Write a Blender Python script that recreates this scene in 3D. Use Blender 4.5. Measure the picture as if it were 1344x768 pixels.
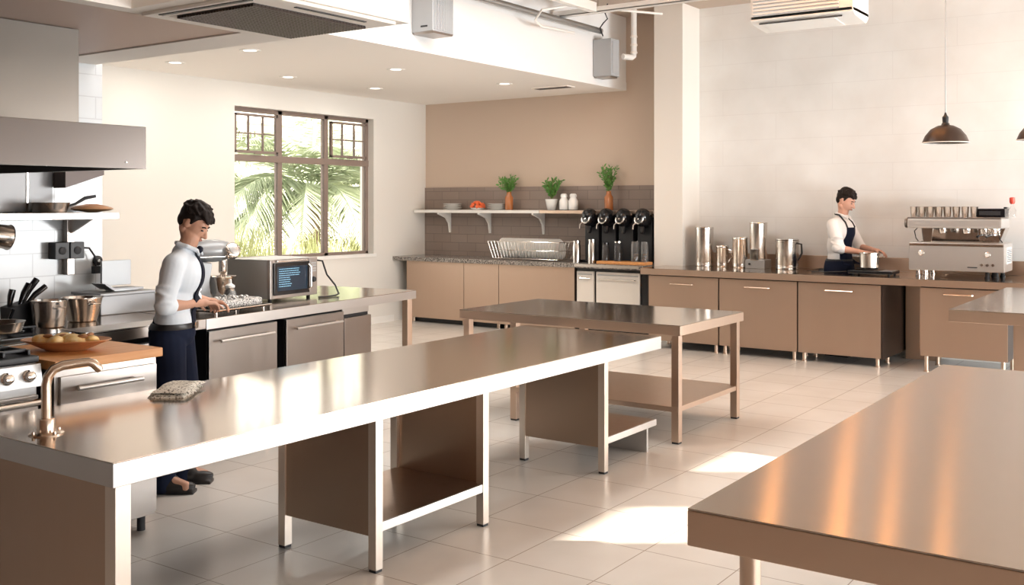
import bpy, bmesh, math, random
from mathutils import Vector, Matrix, Euler
from mathutils.bvhtree import BVHTree
R = math.radians
PI = math.pi
random.seed(7)
for o in list(bpy.data.objects):
    bpy.data.objects.remove(o)
S = bpy.context.scene
COL = S.collection

# ------------------------------------------------------------------ camera
cd = bpy.data.cameras.new('camera'); cam = bpy.data.objects.new('camera', cd); COL.objects.link(cam)
cam.location = (0, 0, 1.62)
cam.rotation_euler = (R(90), 0, R(34.9 - 90))
cd.lens = 36; cd.sensor_width = 36; cd.shift_y = -116 / 1344
cd.clip_start = .05; cd.clip_end = 200
S.camera = cam

# ------------------------------------------------------------------ world, light, exposure
S.view_settings.view_transform = 'Standard'
S.view_settings.look = 'None'
S.view_settings.gamma = 1
S.view_settings.use_curve_mapping = False
S.view_settings.exposure = 0.33
S.cycles.use_denoising = True
S.cycles.max_bounces = 10
S.cycles.diffuse_bounces = 6
S.cycles.glossy_bounces = 5
S.cycles.transmission_bounces = 6
S.cycles.sample_clamp_indirect = 6
S.cycles.caustics_reflective = False
S.cycles.caustics_refractive = False

W = bpy.data.worlds.new('world'); S.world = W; W.use_nodes = True
wn = W.node_tree; wn.nodes.clear()
wo = wn.nodes.new('ShaderNodeOutputWorld'); wb = wn.nodes.new('ShaderNodeBackground')
wb.inputs[0].default_value = (1.0, .97, .90, 1); wb.inputs[1].default_value = 3.0
wn.links.new(wb.outputs[0], wo.inputs[0])

def lamp(kind, name, loc, energy, color, aim=None, **kw):
    d = bpy.data.lights.new(name, kind); d.energy = energy; d.color = color
    for k, v in kw.items(): setattr(d, k, v)
    o = bpy.data.objects.new(name, d); COL.objects.link(o); o.location = loc
    if aim is not None: o.rotation_euler = Vector(aim).to_track_quat('-Z', 'Y').to_euler()
    return o
SUN = (-.60, .87, -.48)
lamp('SUN', 'sun', (0, -10, 6), 16, (1, .90, .76), SUN, angle=R(.6))
# area lamps added before the unseen right wall, which has no glazing there
lamp('AREA', 'side_area_fill', (9.5, -3.35, 1.3), 400, (.95, .98, 1.0), (-.25, 1, .05), shape='RECTANGLE', size=3.4, size_y=1.9)
lamp('AREA', 'low_side_fill', (4.6, -3.35, .75), 290, (.96, .98, 1.0), (0, 1, .6), shape='RECTANGLE', size=8, size_y=.9)  # added low and tilted upward to brighten the low ceiling
# area lamp added under the closed ceiling to fill the counters and floor
lamp('AREA', 'overhead_fill', (6.0, 4.75, 3.93), 85, (1, .98, .95), (0, 0, -1), shape='RECTANGLE', size=3.6, size_y=1.5)
lamp('AREA', 'window_portal', (9.115, 9.73, 1.85), 1, (1, 1, 1), (0, -1, 0), shape='RECTANGLE', size=2.37, size_y=1.83).data.cycles.is_portal = True

# ------------------------------------------------------------------ materials
MATS = {}
def mat(name, col, rough=.5, metal=0, **kw):
    m = bpy.data.materials.new(name); m.use_nodes = True
    b = m.node_tree.nodes['Principled BSDF']
    b.inputs['Base Color'].default_value = (*col, 1)
    b.inputs['Roughness'].default_value = rough
    b.inputs['Metallic'].default_value = metal
    for k, v in kw.items():
        b.inputs[k].default_value = v
    MATS[name] = m
    return m
def nd(m, t, **kw):
    n = m.node_tree.nodes.new(t)
    for k, v in kw.items(): setattr(n, k, v)
    return n
def lk(m, a, b): m.node_tree.links.new(a, b)
def bsdf(m): return m.node_tree.nodes['Principled BSDF']
def coords(m, scale=(1, 1, 1), kind='Object', loc=(0, 0, 0), rot=(0, 0, 0)):
    tc = nd(m, 'ShaderNodeTexCoord'); mp = nd(m, 'ShaderNodeMapping')
    mp.inputs['Scale'].default_value = scale; mp.inputs['Location'].default_value = loc; mp.inputs['Rotation'].default_value = rot
    lk(m, tc.outputs[kind], mp.inputs['Vector']); return mp.outputs[0]
def noise_col(m, c1, c2, scale, vec=None, detail=4, lo=.35, hi=.65):
    n = nd(m, 'ShaderNodeTexNoise'); n.inputs['Scale'].default_value = scale; n.inputs['Detail'].default_value = detail
    lk(m, vec or coords(m), n.inputs['Vector'])
    r = nd(m, 'ShaderNodeValToRGB'); r.color_ramp.elements[0].color = (*c1, 1); r.color_ramp.elements[1].color = (*c2, 1)
    r.color_ramp.elements[0].position = lo; r.color_ramp.elements[1].position = hi
    lk(m, n.outputs['Fac'], r.inputs['Fac']); lk(m, r.outputs[0], bsdf(m).inputs['Base Color'])
    return n
def bump(m, height, strength=.2, dist=.01):
    b = nd(m, 'ShaderNodeBump'); b.inputs['Strength'].default_value = strength; b.inputs['Distance'].default_value = dist
    lk(m, height, b.inputs['Height']); lk(m, b.outputs[0], bsdf(m).inputs['Normal'])
def steel(name, col, rough, stretch=(1, 1, 60), amt=.07, scale=6, bs=.03):
    m = mat(name, col, rough, 1)
    n = nd(m, 'ShaderNodeTexNoise'); n.inputs['Scale'].default_value = scale; n.inputs['Detail'].default_value = 5
    lk(m, coords(m, stretch), n.inputs['Vector'])
    mr = nd(m, 'ShaderNodeMapRange'); mr.inputs['To Min'].default_value = rough - amt; mr.inputs['To Max'].default_value = rough + amt
    lk(m, n.outputs['Fac'], mr.inputs['Value']); lk(m, mr.outputs[0], bsdf(m).inputs['Roughness'])
    if bs: bump(m, n.outputs['Fac'], bs, .002)
    return m
steel('top_steel', (.56, .47, .39), .14, (1, 30, 1), .006, 4, 0)
steel('edge_steel', (.62, .60, .58), .38, (1, 1, 3), .005, 6, 0)
steel('panel_steel', (.42, .31, .235), .30, (1, 1, .05), .05, 20, .02)
steel('copper_steel', (.53, .395, .305), .40, (1, 1, .05), .05, 20, .02)
steel('warm_steel', (.60, .46, .36), .36, (1, 1, .05), .05, 20, .02)
steel('grey_steel', (.36, .325, .30), .33, (1, 1, .04), .06, 20, .02)
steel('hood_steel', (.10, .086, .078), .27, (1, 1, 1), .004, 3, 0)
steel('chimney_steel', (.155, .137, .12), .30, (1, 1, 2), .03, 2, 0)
steel('leg_steel', (.74, .66, .58), .32, (1, 1, 3), .01, 6, 0)
steel('polish', (.78, .74, .70), .12, (1, 1, 20), .05, 8, 0)
steel('pot_steel', (.70, .66, .62), .20, (1, 1, 25), .05, 8, .02)
steel('brass', (.66, .54, .44), .25, (1, 1, 10), .05, 8, 0)
steel('dull_grey', (.45, .45, .45), .42, (1, 1, 8), .05, 8, 0)
steel('zinc', (.27, .27, .275), .45, (1, 1, 8), .03, 8, 0)
bsdf(MATS['zinc']).inputs['Metallic'].default_value = .55
m = steel('brushed_top', (.50, .43, .37), .20, (30, 1, 1), .02, 4, 0)
m = MATS['brushed_top']; bsdf(m).inputs['Anisotropic'].default_value = .97
tx = nd(m, 'ShaderNodeCombineXYZ'); tx.inputs[0].default_value = 1; lk(m, tx.outputs[0], bsdf(m).inputs['Tangent'])
mat('fridge_white', (.78, .74, .68), .35)
mat('cream_wall', (.76, .73, .68), .85)
mat('white_wall', (.86, .855, .84), .8)
mat('beige_wall', (.60, .485, .39), .85)
mat('column_beige', (.82, .78, .72), .85)
mat('ceiling_cream', (.93, .89, .84), .9)
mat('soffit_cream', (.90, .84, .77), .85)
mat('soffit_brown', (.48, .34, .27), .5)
mat('silver_paint', (.60, .57, .54), .28, .55)
mat('unit_grey', (.42, .43, .44), .5)
mat('mixer_grey', (.33, .34, .35), .35, .2)
mat('back_brown', (.20, .115, .07), .7)
mat('upper_ceiling', (.55, .45, .37), .9)
mat('black', (.012, .012, .014), .45)
mat('gloss_black', (.01, .01, .012), .12)
mat('rubber', (.02, .02, .022), .6)
mat('white_paint', (.85, .83, .79), .5)
mat('white_ceramic', (.86, .85, .82), .2)
mat('dark_brown', (.05, .03, .022), .35, .3)
mat('window_frame', (.24, .18, .15), .5)
mat('navy', (.010, .014, .032), .85)
mat('navy_tie', (.010, .013, .026), .6)
mat('shirt', (.74, .80, .86), .8)
mat('white_shirt', (.86, .84, .82), .8)
mat('skin', (.56, .30, .20), .5)
mat('skin_pale', (.66, .36, .26), .5)
mat('hair', (.018, .012, .010), .55)
mat('lips', (.42, .17, .13), .5)
mat('eye', (.03, .02, .02), .3)
mat('leather', (.015, .013, .013), .4)
mat('amber', (.42, .15, .05), .15)
mat('red', (.75, .08, .05), .4)
mat('orange_red', (.85, .16, .05), .5)
mat('orange_fruit', (.80, .28, .05), .5)
mat('leaf', (.10, .26, .05), .6)
mat('leaf_dark', (.07, .17, .04), .6)
mat('stem', (.16, .20, .06), .7)
mat('pale_grass', (.42, .44, .23), .9)
mat('pale_frond', (.36, .41, .28), .9)
mat('bark', (.2, .14, .10), .9)
mat('garden_ground', (.72, .69, .60), .95)
mat('house_white', (.9, .88, .84), .8)
mat('house_eave', (.55, .48, .42), .8)
mat('grille_dark', (.045, .035, .03), .6)
mat('screen', (.012, .030, .055), .15)
m = mat('screen_text', (.2, .4, .55), .4); bsdf(m).inputs['Emission Color'].default_value = (.25, .6, .8, 1); bsdf(m).inputs['Emission Strength'].default_value = .5
m = mat('warm_tube', (1, .6, .3), .5); bsdf(m).inputs['Emission Color'].default_value = (1, .42, .12, 1); bsdf(m).inputs['Emission Strength'].default_value = 15
m = mat('downlight_glow', (1, .95, .9), .5); bsdf(m).inputs['Emission Color'].default_value = (1, .93, .82, 1); bsdf(m).inputs['Emission Strength'].default_value = 2.2
m = mat('glass', (1, 1, 1), .02); bsdf(m).inputs['Transmission Weight'].default_value = 1; bsdf(m).inputs['IOR'].default_value = 1.1
m = mat('jar_glass', (.93, .93, .92), .05); bsdf(m).inputs['Transmission Weight'].default_value = .9; bsdf(m).inputs['IOR'].default_value = 1.3
m = mat('smoke_glass', (.25, .24, .24), .05); bsdf(m).inputs['Transmission Weight'].default_value = .8; bsdf(m).inputs['IOR'].default_value = 1.35
for k in ('navy', 'navy_tie', 'hair'): bsdf(MATS[k]).inputs['Specular IOR Level'].default_value = .15
def tile_mat(name, c1, c2, mortar, w, h, offset, msize, rough, axes='XY', loc=(0, 0, 0), bs=.15, nscale=1.5, spec=.5):
    m = mat(name, c1, rough)
    b = nd(m, 'ShaderNodeTexBrick'); b.offset = offset; b.squash = 1
    tc = nd(m, 'ShaderNodeTexCoord'); sp = nd(m, 'ShaderNodeSeparateXYZ'); cb = nd(m, 'ShaderNodeCombineXYZ')
    lk(m, tc.outputs['Object'], sp.inputs[0]); lk(m, sp.outputs[axes[0]], cb.inputs[0]); lk(m, sp.outputs[axes[1]], cb.inputs[1])
    mp = nd(m, 'ShaderNodeMapping'); mp.inputs['Location'].default_value = loc; lk(m, cb.outputs[0], mp.inputs[0])
    lk(m, mp.outputs[0], b.inputs['Vector'])
    b.inputs['Scale'].default_value = 1; b.inputs['Brick Width'].default_value = w; b.inputs['Row Height'].default_value = h
    b.inputs['Mortar Size'].default_value = msize; b.inputs['Mortar Smooth'].default_value = .2; b.inputs['Bias'].default_value = 0
    b.inputs['Color1'].default_value = (*c1, 1); b.inputs['Color2'].default_value = (*c2, 1); b.inputs['Mortar'].default_value = (*mortar, 1)
    n = nd(m, 'ShaderNodeTexNoise'); n.inputs['Scale'].default_value = nscale; n.inputs['Detail'].default_value = 8
    lk(m, tc.outputs['Object'], n.inputs['Vector'])
    mx = nd(m, 'ShaderNodeMix'); mx.data_type = 'RGBA'; mx.blend_type = 'MULTIPLY'; mx.inputs['Factor'].default_value = 1
    rp = nd(m, 'ShaderNodeValToRGB'); rp.color_ramp.elements[0].position = .3; rp.color_ramp.elements[1].position = .7
    rp.color_ramp.elements[0].color = (.88, .86, .84, 1); rp.color_ramp.elements[1].color = (1, 1, 1, 1)
    lk(m, n.outputs['Fac'], rp.inputs[0]); lk(m, b.outputs['Color'], mx.inputs[6]); lk(m, rp.outputs[0], mx.inputs[7])
    lk(m, mx.outputs[2], bsdf(m).inputs['Base Color'])
    mi = nd(m, 'ShaderNodeMath'); mi.operation = 'SUBTRACT'; mi.inputs[0].default_value = 1; lk(m, b.outputs['Fac'], mi.inputs[1])
    bump(m, mi.outputs[0], bs, .003)
    bsdf(m).inputs['Specular IOR Level'].default_value = spec
    return m
tile_mat('floor_tile', (.84, .80, .75), (.82, .78, .73), (.42, .35, .29), .47, .455, 0, .0028, .24, loc=(-.05, -.41, 0), bs=.06)
tile_mat('cook_tile', (.64, .67, .69), (.62, .65, .67), (.50, .52, .54), .30, .15, .5, .004, .18, 'XZ', (.1, .05, 0), .2)
tile_mat('big_tile', (.87, .87, .855), (.865, .865, .85), (.82, .815, .80), 1.3, .30, .5, .004, .5, 'YZ', (.3, .03, 0), .08)
tile_mat('taupe_brick', (.30, .235, .20), (.27, .21, .18), (.21, .165, .14), .30, .12, .5, .005, .5, 'YZ', (0, 0, 0), .3)
# granite
m = mat('granite', (.2, .18, .16), .18); noise_col(m, (.05, .045, .04), (.42, .38, .34), 90, detail=2, lo=.4, hi=.62)
# wood
def wood(name, c1, c2, stretch=(1, 12, 12)):
    m = mat(name, c1, .45); noise_col(m, c1, c2, 3, coords(m, stretch), 6); return m
wood('butcher', (.66, .29, .09), (.74, .37, .14)); wood('dish_wood', (.42, .17, .06), (.52, .23, .09)); wood('bread_wood', (.36, .17, .08), (.48, .25, .12), (4, 4, 12))
m = mat('food', (.8, .5, .2), .6); noise_col(m, (.82, .52, .17), (.86, .66, .36), 40)
m = mat('food_dark', (.3, .13, .05), .6)
m = mat('towel', (.8, .77, .7), .9); noise_col(m, (.16, .13, .10), (.80, .76, .68), 95, detail=3, lo=.40, hi=.46)
m = mat('speckle_box', (.6, .6, .58), .4, .3); noise_col(m, (.06, .06, .06), (.75, .73, .70), 120, detail=3, lo=.42, hi=.55)
# perforated drain plate
m = mat('perforated', (.25, .24, .23), .35, 1)
v = nd(m, 'ShaderNodeTexVoronoi'); v.inputs['Scale'].default_value = 70; v.inputs['Randomness'].default_value = .15
lk(m, coords(m), v.inputs['Vector']); r = nd(m, 'ShaderNodeValToRGB'); r.color_ramp.elements[0].position = .25; r.color_ramp.elements[1].position = .4
r.color_ramp.elements[0].color = (.02, .02, .02, 1); r.color_ramp.elements[1].color = (.45, .42, .40, 1)
lk(m, v.outputs['Distance'], r.inputs[0]); lk(m, r.outputs[0], bsdf(m).inputs['Base Color'])

# ------------------------------------------------------------------ mesh helpers
class MB:
    def __init__(s): s.b = bmesh.new()
    def box(s, x0, y0, z0, x1, y1, z1, M=None):
        r = bmesh.ops.create_cube(s.b, size=1)
        vs = r['verts']
        for v in vs:
            v.co = Vector(((x0 + x1) / 2 + v.co.x * (x1 - x0), (y0 + y1) / 2 + v.co.y * (y1 - y0), (z0 + z1) / 2 + v.co.z * (z1 - z0)))
            if M is not None: v.co = M @ v.co
        return s
    def lathe(s, prof, c=(0, 0, 0), n=28, M=None, cap=True):
        rings = []
        for (r, z) in prof:
            ring = []
            for i in range(n):
                a = 2 * PI * i / n
                p = Vector((c[0] + r * math.cos(a), c[1] + r * math.sin(a), c[2] + z))
                if M is not None: p = M @ p
                ring.append(s.b.verts.new(p))
            rings.append(ring)
        for k in range(len(rings) - 1):
            for i in range(n):
                j = (i + 1) % n
                s.b.faces.new((rings[k][i], rings[k][j], rings[k + 1][j], rings[k + 1][i]))
        if cap:
            s.b.faces.new(rings[0][::-1]); s.b.faces.new(rings[-1])
        return s
    def tube(s, pts, r, n=10, closed=False):
        pts = [Vector(p) for p in pts]; rings = []
        N = len(pts); up = None
        for i, p in enumerate(pts):
            if closed: d = pts[(i + 1) % N] - pts[i - 1]
            else: d = pts[min(i + 1, N - 1)] - pts[max(i - 1, 0)]
            d.normalize()
            if up is None:
                up = Vector((0, 0, 1)) if abs(d.z) < .9 else Vector((1, 0, 0))
            a = d.cross(up)
            if a.length < 1e-5: a = d.cross(Vector((1, .3, .2)))
            a.normalize(); b2 = a.cross(d).normalized(); up = b2
            rr = r[i] if isinstance(r, (list, tuple)) else r
            rings.append([s.b.verts.new(p + (a * math.cos(2 * PI * k / n) + b2 * math.sin(2 * PI * k / n)) * rr) for k in range(n)])
        for i in range(N if closed else N - 1):
            A, B = rings[i], rings[(i + 1) % N]
            for k in range(n):
                j = (k + 1) % n
                s.b.faces.new((A[k], A[j], B[j], B[k]))
        if not closed:
            s.b.faces.new(rings[0][::-1]); s.b.faces.new(rings[-1])
        return s
    def prism(s, poly, axis, a, b):
        def P(u, v, w): return {'z': (u, v, w), 'y': (u, w, v), 'x': (w, u, v)}[axis]
        A = [s.b.verts.new(P(u, v, a)) for u, v in poly]; B = [s.b.verts.new(P(u, v, b)) for u, v in poly]
        s.b.faces.new(A[::-1]); s.b.faces.new(B)
        for i in range(len(poly)):
            j = (i + 1) % len(poly); s.b.faces.new((A[i], A[j], B[j], B[i]))
        return s
    def ball(s, c, rad, M=None, u=14, v=10):
        r = bmesh.ops.create_uvsphere(s.b, u_segments=u, v_segments=v, radius=1)
        rad = (rad,) * 3 if isinstance(rad, (int, float)) else rad
        T = Matrix.Translation(c) @ (M.to_4x4() if M is not None else Matrix()) @ Matrix.Diagonal((*rad, 1))
        for w in r['verts']: w.co = T @ w.co
        return s
    def cap(s, p, q, r0, r1, n=14):
        """tapered capsule"""
        p = Vector(p); q = Vector(q); d = q - p; L = d.length
        M = Matrix.Translation(p) @ d.to_track_quat('Z', 'Y').to_matrix().to_4x4()
        prof = []
        for k in range(1, 6):
            a = -PI / 2 + k * PI / 12; prof.append((r0 * math.cos(a), r0 * math.sin(a)))
        prof.append((r0, 0)); prof.append((r1, L))
        for k in range(1, 6):
            a = k * PI / 12; prof.append((r1 * math.cos(a), L + r1 * math.sin(a)))
        return s.lathe(prof, (0, 0, 0), n, M)
    def quad(s, a, b, c, d):
        s.b.faces.new([s.b.verts.new(v) for v in (a, b, c, d)]); return s
    def build(s, name, m, parent=None, bevel=0, smooth=True, sub=0):
        bmesh.ops.recalc_face_normals(s.b, faces=s.b.faces[:])
        if bevel:
            es = [e for e in s.b.edges if len(e.link_faces) == 2 and e.calc_face_angle(0) > R(50)]
            bmesh.ops.bevel(s.b, geom=es, offset=bevel, segments=2, profile=.6, affect='EDGES', clamp_overlap=True)
        me = bpy.data.meshes.new(name); s.b.to_mesh(me); s.b.free()
        o = bpy.data.objects.new(name, me); COL.objects.link(o)
        me.materials.append(MATS[m] if isinstance(m, str) else m)
        if smooth:
            for p in me.polygons: p.use_smooth = True
            me.set_sharp_from_angle(angle=R(38))
        if parent is not None: o.parent = parent
        if bevel and smooth:
            w_ = o.modifiers.new('normals', 'WEIGHTED_NORMAL'); w_.keep_sharp = True; w_.weight = 90
        return o
def tag(o, label=None, cat=None, group=None, kind=None):
    if label: o['label'] = label
    if cat: o['category'] = cat
    if group: o['group'] = group
    if kind: o['kind'] = kind
    return o
def thing(name, label, cat, loc=(0, 0, 0), rz=0, group=None):
    o = bpy.data.objects.new(name, None); COL.objects.link(o); o.location = loc; o.rotation_euler = (0, 0, rz)
    o.empty_display_size = .1
    return tag(o, label, cat, group)
def struct(o): o['kind'] = 'structure'; return o
def kids(o): return [c for c in bpy.data.objects if c.parent == o]
def dup(o, loc=None, rz=None, label=None, parent=None, scale=None):
    c = o.copy(); COL.objects.link(c)
    if parent is not None: c.parent = parent
    if loc is not None: c.location = loc
    if rz is not None: c.rotation_euler = (0, 0, rz)
    if scale is not None: c.scale = (scale,) * 3
    if label: c['label'] = label
    for k in kids(o): dup(k, parent=c)
    return c

# ------------------------------------------------------------------ room shell
X0, X1, Y0, Y1 = -2.2, 11.4, -3.6, 9.47
CZ, LZ, SZ = 3.97, 3.05, 2.57
def sbox(name, m, *a, bevel=0): return struct(MB().box(*a).build(name, m, bevel=bevel, smooth=False))
sbox('floor', 'floor_tile', X0 - .2, Y0 - .2, -.15, X1 + .2, Y1 + .25, 0)
sbox('ceiling', 'upper_ceiling', X0 - .2, Y0 - .2, CZ, X1 + .2, 6.35, CZ + .15)
sbox('trim_1', 'ceiling_cream', X0, 6.2, LZ, X1, Y1, LZ + .1)          # low ceiling
sbox('trim_2', 'white_wall', X0, 6.2, LZ + .1, X1, 6.32, CZ)           # fascia above it
sbox('trim_2', 'white_wall', X0, 6.195, LZ, X1, 6.2, LZ + .1)
# window wall with its opening
wx0, wx1, wz0, wz1 = 7.93, 10.30, .94, 2.77
def wall_with_hole(name, m):
    b = MB()
    b.box(X0, Y1, 0, wx0, Y1 + .25, LZ + .1); b.box(wx1, Y1, 0, X1 + .2, Y1 + .25, LZ + .1)
    b.box(wx0, Y1, 0, wx1, Y1 + .25, wz0); b.box(wx0, Y1, wz1, wx1, Y1 + .25, LZ + .1)
    bmesh.ops.remove_doubles(b.b, verts=b.b.verts[:], dist=.0001)
    return struct(b.build(name, m, smooth=False))
wall_with_hole('wall_left', 'cream_wall')
sbox('baseboard_left', 'white_paint', 4.3, Y1 - .015, 0, 10.7, Y1, .09)
# end wall: beige part and white tiled part
sbox('wall_end', 'beige_wall', X1, 5.3, 0, X1 + .2, Y1, CZ)
sbox('wall_right_end', 'big_tile', X1, Y0, 0, X1 + .2, 5.3, CZ)
sbox('trim_3', 'taupe_brick', X1 - .02, 5.57, .85, X1, Y1 - .001, 1.855)
sbox('trim_4', 'column_beige', 10.93, 5.20, 0, X1, 5.57, CZ, bevel=.004)     # column
sbox('baseboard_right_end', 'white_paint', X1 - .02, Y0, 0, X1, 5.2, .09)
# tiled wall stub behind the cooking line
sbox('wall_cook', 'cook_tile', X0, 6.32, 0, 4.15, 6.45, LZ)
# wall behind the camera
sbox('wall_back', 'back_brown', X0 - .2, Y0, 0, X0, Y1, CZ)
# unseen wall right of the camera, openings cut to shape the sun patches on the floor
holes = [(1.42, 1.95, 1.80, 2.12), (2.95, 3.45, 1.82, 2.10), (4.4, 7.2, 3.35, 3.85)]
b = MB()
def sunmap(xf, yf, zf=0):
    t = (yf - Y0) / SUN[1]; return xf - SUN[0] * t, zf - SUN[2] * t
def hole_for(xa, xb, ya, yb, zf=0):
    ax, az = sunmap(xa, ya, zf); bx, bz = sunmap(xb, yb, zf)
    return (min(ax, bx), max(ax, bx), min(az, bz), max(az, bz))
holes = [hole_for(4.50, 4.85, 2.12, 2.62), hole_for(6.0, 6.35, 2.25, 2.65)]
xs = sorted({X0 - .2, X1 + .2, *[h[0] for h in holes], *[h[1] for h in holes]})
zs = sorted({0, CZ, *[h[2] for h in holes], *[h[3] for h in holes]})
for i in range(len(xs) - 1):
    for k in range(len(zs) - 1):
        cx, cz = (xs[i] + xs[i + 1]) / 2, (zs[k] + zs[k + 1]) / 2
        if any(h[0] < cx < h[1] and h[2] < cz < h[3] for h in holes): continue
        b.box(xs[i], Y0 - .02, zs[k], xs[i + 1], Y0, zs[k + 1])
bmesh.ops.remove_doubles(b.b, verts=b.b.verts[:], dist=.0001)
struct(b.build('wall_right', 'cream_wall', smooth=False))

# dropped soffit over the cooking line
b = MB()
b.box(3.80, 3.52, SZ, 4.10, 6.32, LZ)
b.box(3.02, 3.52, SZ, 3.80, 4.46, LZ)
b.box(X0, 4.36, SZ, 3.02, 4.46, LZ)
b.box(X0, 4.46, SZ + .02, 3.80, 6.32, LZ)
b.box(X0, 3.52, SZ + .42, 3.02, 4.36, LZ)
struct(b.build('trim_5', 'soffit_cream', smooth=False))
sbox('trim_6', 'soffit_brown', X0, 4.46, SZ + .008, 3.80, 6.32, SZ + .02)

# window 1
wf = struct(thing('window_1', '', '', (0, 0, 0)))
for k in ('label', 'category'):
    if k in wf: del wf[k]
yf0, yf1 = Y1 + .10, Y1 + .17
fr = MB(); t = .05
fr.box(wx0, yf0, wz0, wx0 + t, yf1, wz1); fr.box(wx1 - t, yf0, wz0, wx1, yf1, wz1)
fr.box(wx0, yf0, wz0, wx1, yf1, wz0 + t); fr.box(wx0, yf0, wz1 - t, wx1, yf1, wz1)
cw = (wx1 - wx0) / 3; zt = 2.17
for i in (1, 2): fr.box(wx0 + cw * i - .035, yf0, wz0, wx0 + cw * i + .035, yf1, wz1)
fr.box(wx0, yf0 - .01, zt - .04, wx1, yf1, zt + .04)
fr.build('window_frame', 'window_frame', wf, .004)
for i in (0, 2):
    s_ = MB(); a0 = wx0 + cw * i + .06; a1 = wx0 + cw * (i + 1) - .06; z0_, z1_ = zt + .06, wz1 - .07; q = .03
    ya, yb = yf0 - .03, yf0 + .01
    s_.box(a0, ya, z0_, a0 + q, yb, z1_); s_.box(a1 - q, ya, z0_, a1, yb, z1_); s_.box(a0, ya, z0_, a1, yb, z0_ + q); s_.box(a0, ya, z1_ - q, a1, yb, z1_)
    for f in (1, 2): s_.box(a0 + (a1 - a0) * f / 3 - .008, ya + .01, z0_, a0 + (a1 - a0) * f / 3 + .008, yb, z1_)
    s_.box(a0, ya + .01, (z0_ + z1_) / 2 - .008, a1, yb, (z0_ + z1_) / 2 + .008)
    s_.box((a0 + a1) / 2 - .05, ya - .02, z0_ - .012, (a0 + a1) / 2 + .05, ya, z0_ + .004)
    s_.build('window_sash', 'window_frame', wf, .003)
MB().box(wx0 + .02, yf0 + .03, wz0 + .02, wx1 - .02, yf0 + .036, wz1 - .02).build('window_pane', 'glass', wf, smooth=False)
MB().box(wx0 + .001, Y1 - .02, wz0 - .03, wx1 + .04, yf0, wz0 + .012).build('window_sill', 'white_paint', wf, .004)

# downlights in the low ceiling
dl = None
names = ['round recessed downlight above the tiled stub wall, nearest the camera', 'small recessed downlight over the middle of the low ceiling', 'recessed downlight nearest the beige wall', 'recessed downlight over the left pane of the window',
         'recessed downlight at the left end of the low ceiling', 'recessed downlight over the right edge of the window']
for i, (x, y) in enumerate([(6.41, 7.44), (8.2, 7.22), (9.92, 7.03), (8.0, 8.65), (6.53, 8.7), (9.4, 8.62)]):
    if dl is None:
        dl = thing('downlight', names[0], 'ceiling light', (x, y, LZ), 0, 'recessed downlights in the low ceiling')
        MB().lathe([(.06, -.004), (.095, -.008), (.10, 0), (.06, 0)], cap=False).build('bezel', 'white_paint', dl)
        MB().lathe([(.062, -.003), (.062, 0)]).build('lens', 'downlight_glow', dl)
    else: dup(dl, (x, y, LZ), label=names[i])
cv = thing('ceiling_vent', 'dark linear slot vent in the low ceiling by the beige wall', 'air vent', (10.55, 6.75, LZ))
MB().box(-.09, -.26, -.012, .09, .26, 0).build('frame', 'soffit_cream', cv, .003)
MB().box(-.06, -.23, -.016, .06, .23, -.004).build('slot', 'black', cv)

for x, y in ((6.41, 7.44), (8.2, 7.22), (9.92, 7.03), (8.0, 8.65), (6.53, 8.7), (9.4, 8.62)):
    lamp('AREA', 'downlight_beam', (x, y, LZ - .012), 7, (1, .93, .84), (0, 0, -1), shape='DISK', size=.12)
# square return grille in the soffit
g = thing('ceiling_grille', 'square cream air grille with dark mesh in the soffit above the hood', 'air vent', (3.58, 3.97, SZ))
b = MB(); b.box(-.47, -.43, -.018, .44, .43, 0)
b.build('frame', 'soffit_cream', g, .004)
MB().box(-.38, -.28, -.022, .37, .28, -.01).build('backing', 'grille_dark', g)
b = MB()
for i in range(34):
    x = -.37 + .74 * i / 33; b.box(x - .003, -.28, -.032, x + .003, .28, -.022)
for i in range(26):
    y = -.275 + .55 * i / 25; b.box(-.38, y - .003, -.034, .37, y + .003, -.024)
b.build('mesh', 'dark_brown', g)
b = MB(); b.box(-.45, -.33, -.022, -.425, .33, -.012); b.box(-.2, -.375, -.022, .28, -.355, -.012) ; b.build('air_slot', 'black', g)
# ------------------------------------------------------------------ work tables
def slab(x0, y0, x1, y1, z0, z1, parent, m='top_steel', rim='edge_steel'):
    """folded-edge top: a reflecting plate on a bright rim"""
    MB().box(x0, y0, z0, x1, y1, z1 - .004).build('rim', rim, parent, .004)
    return MB().box(x0 + .001, y0 + .001, z1 - .004, x1 - .001, y1 - .001, z1).build('tabletop', m, parent, .0015)
def post(x, y, z0, z1, w, parent, m='leg_steel'):
    o = MB().box(x - w / 2, y - w / 2, z0, x + w / 2, y + w / 2, z1).build('leg', m, parent, .003)
    MB().box(x - w / 2 + .003, y - w / 2 + .003, 0, x + w / 2 - .003, y + w / 2 - .003, .012).build('foot', 'rubber', o)
    return o
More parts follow.
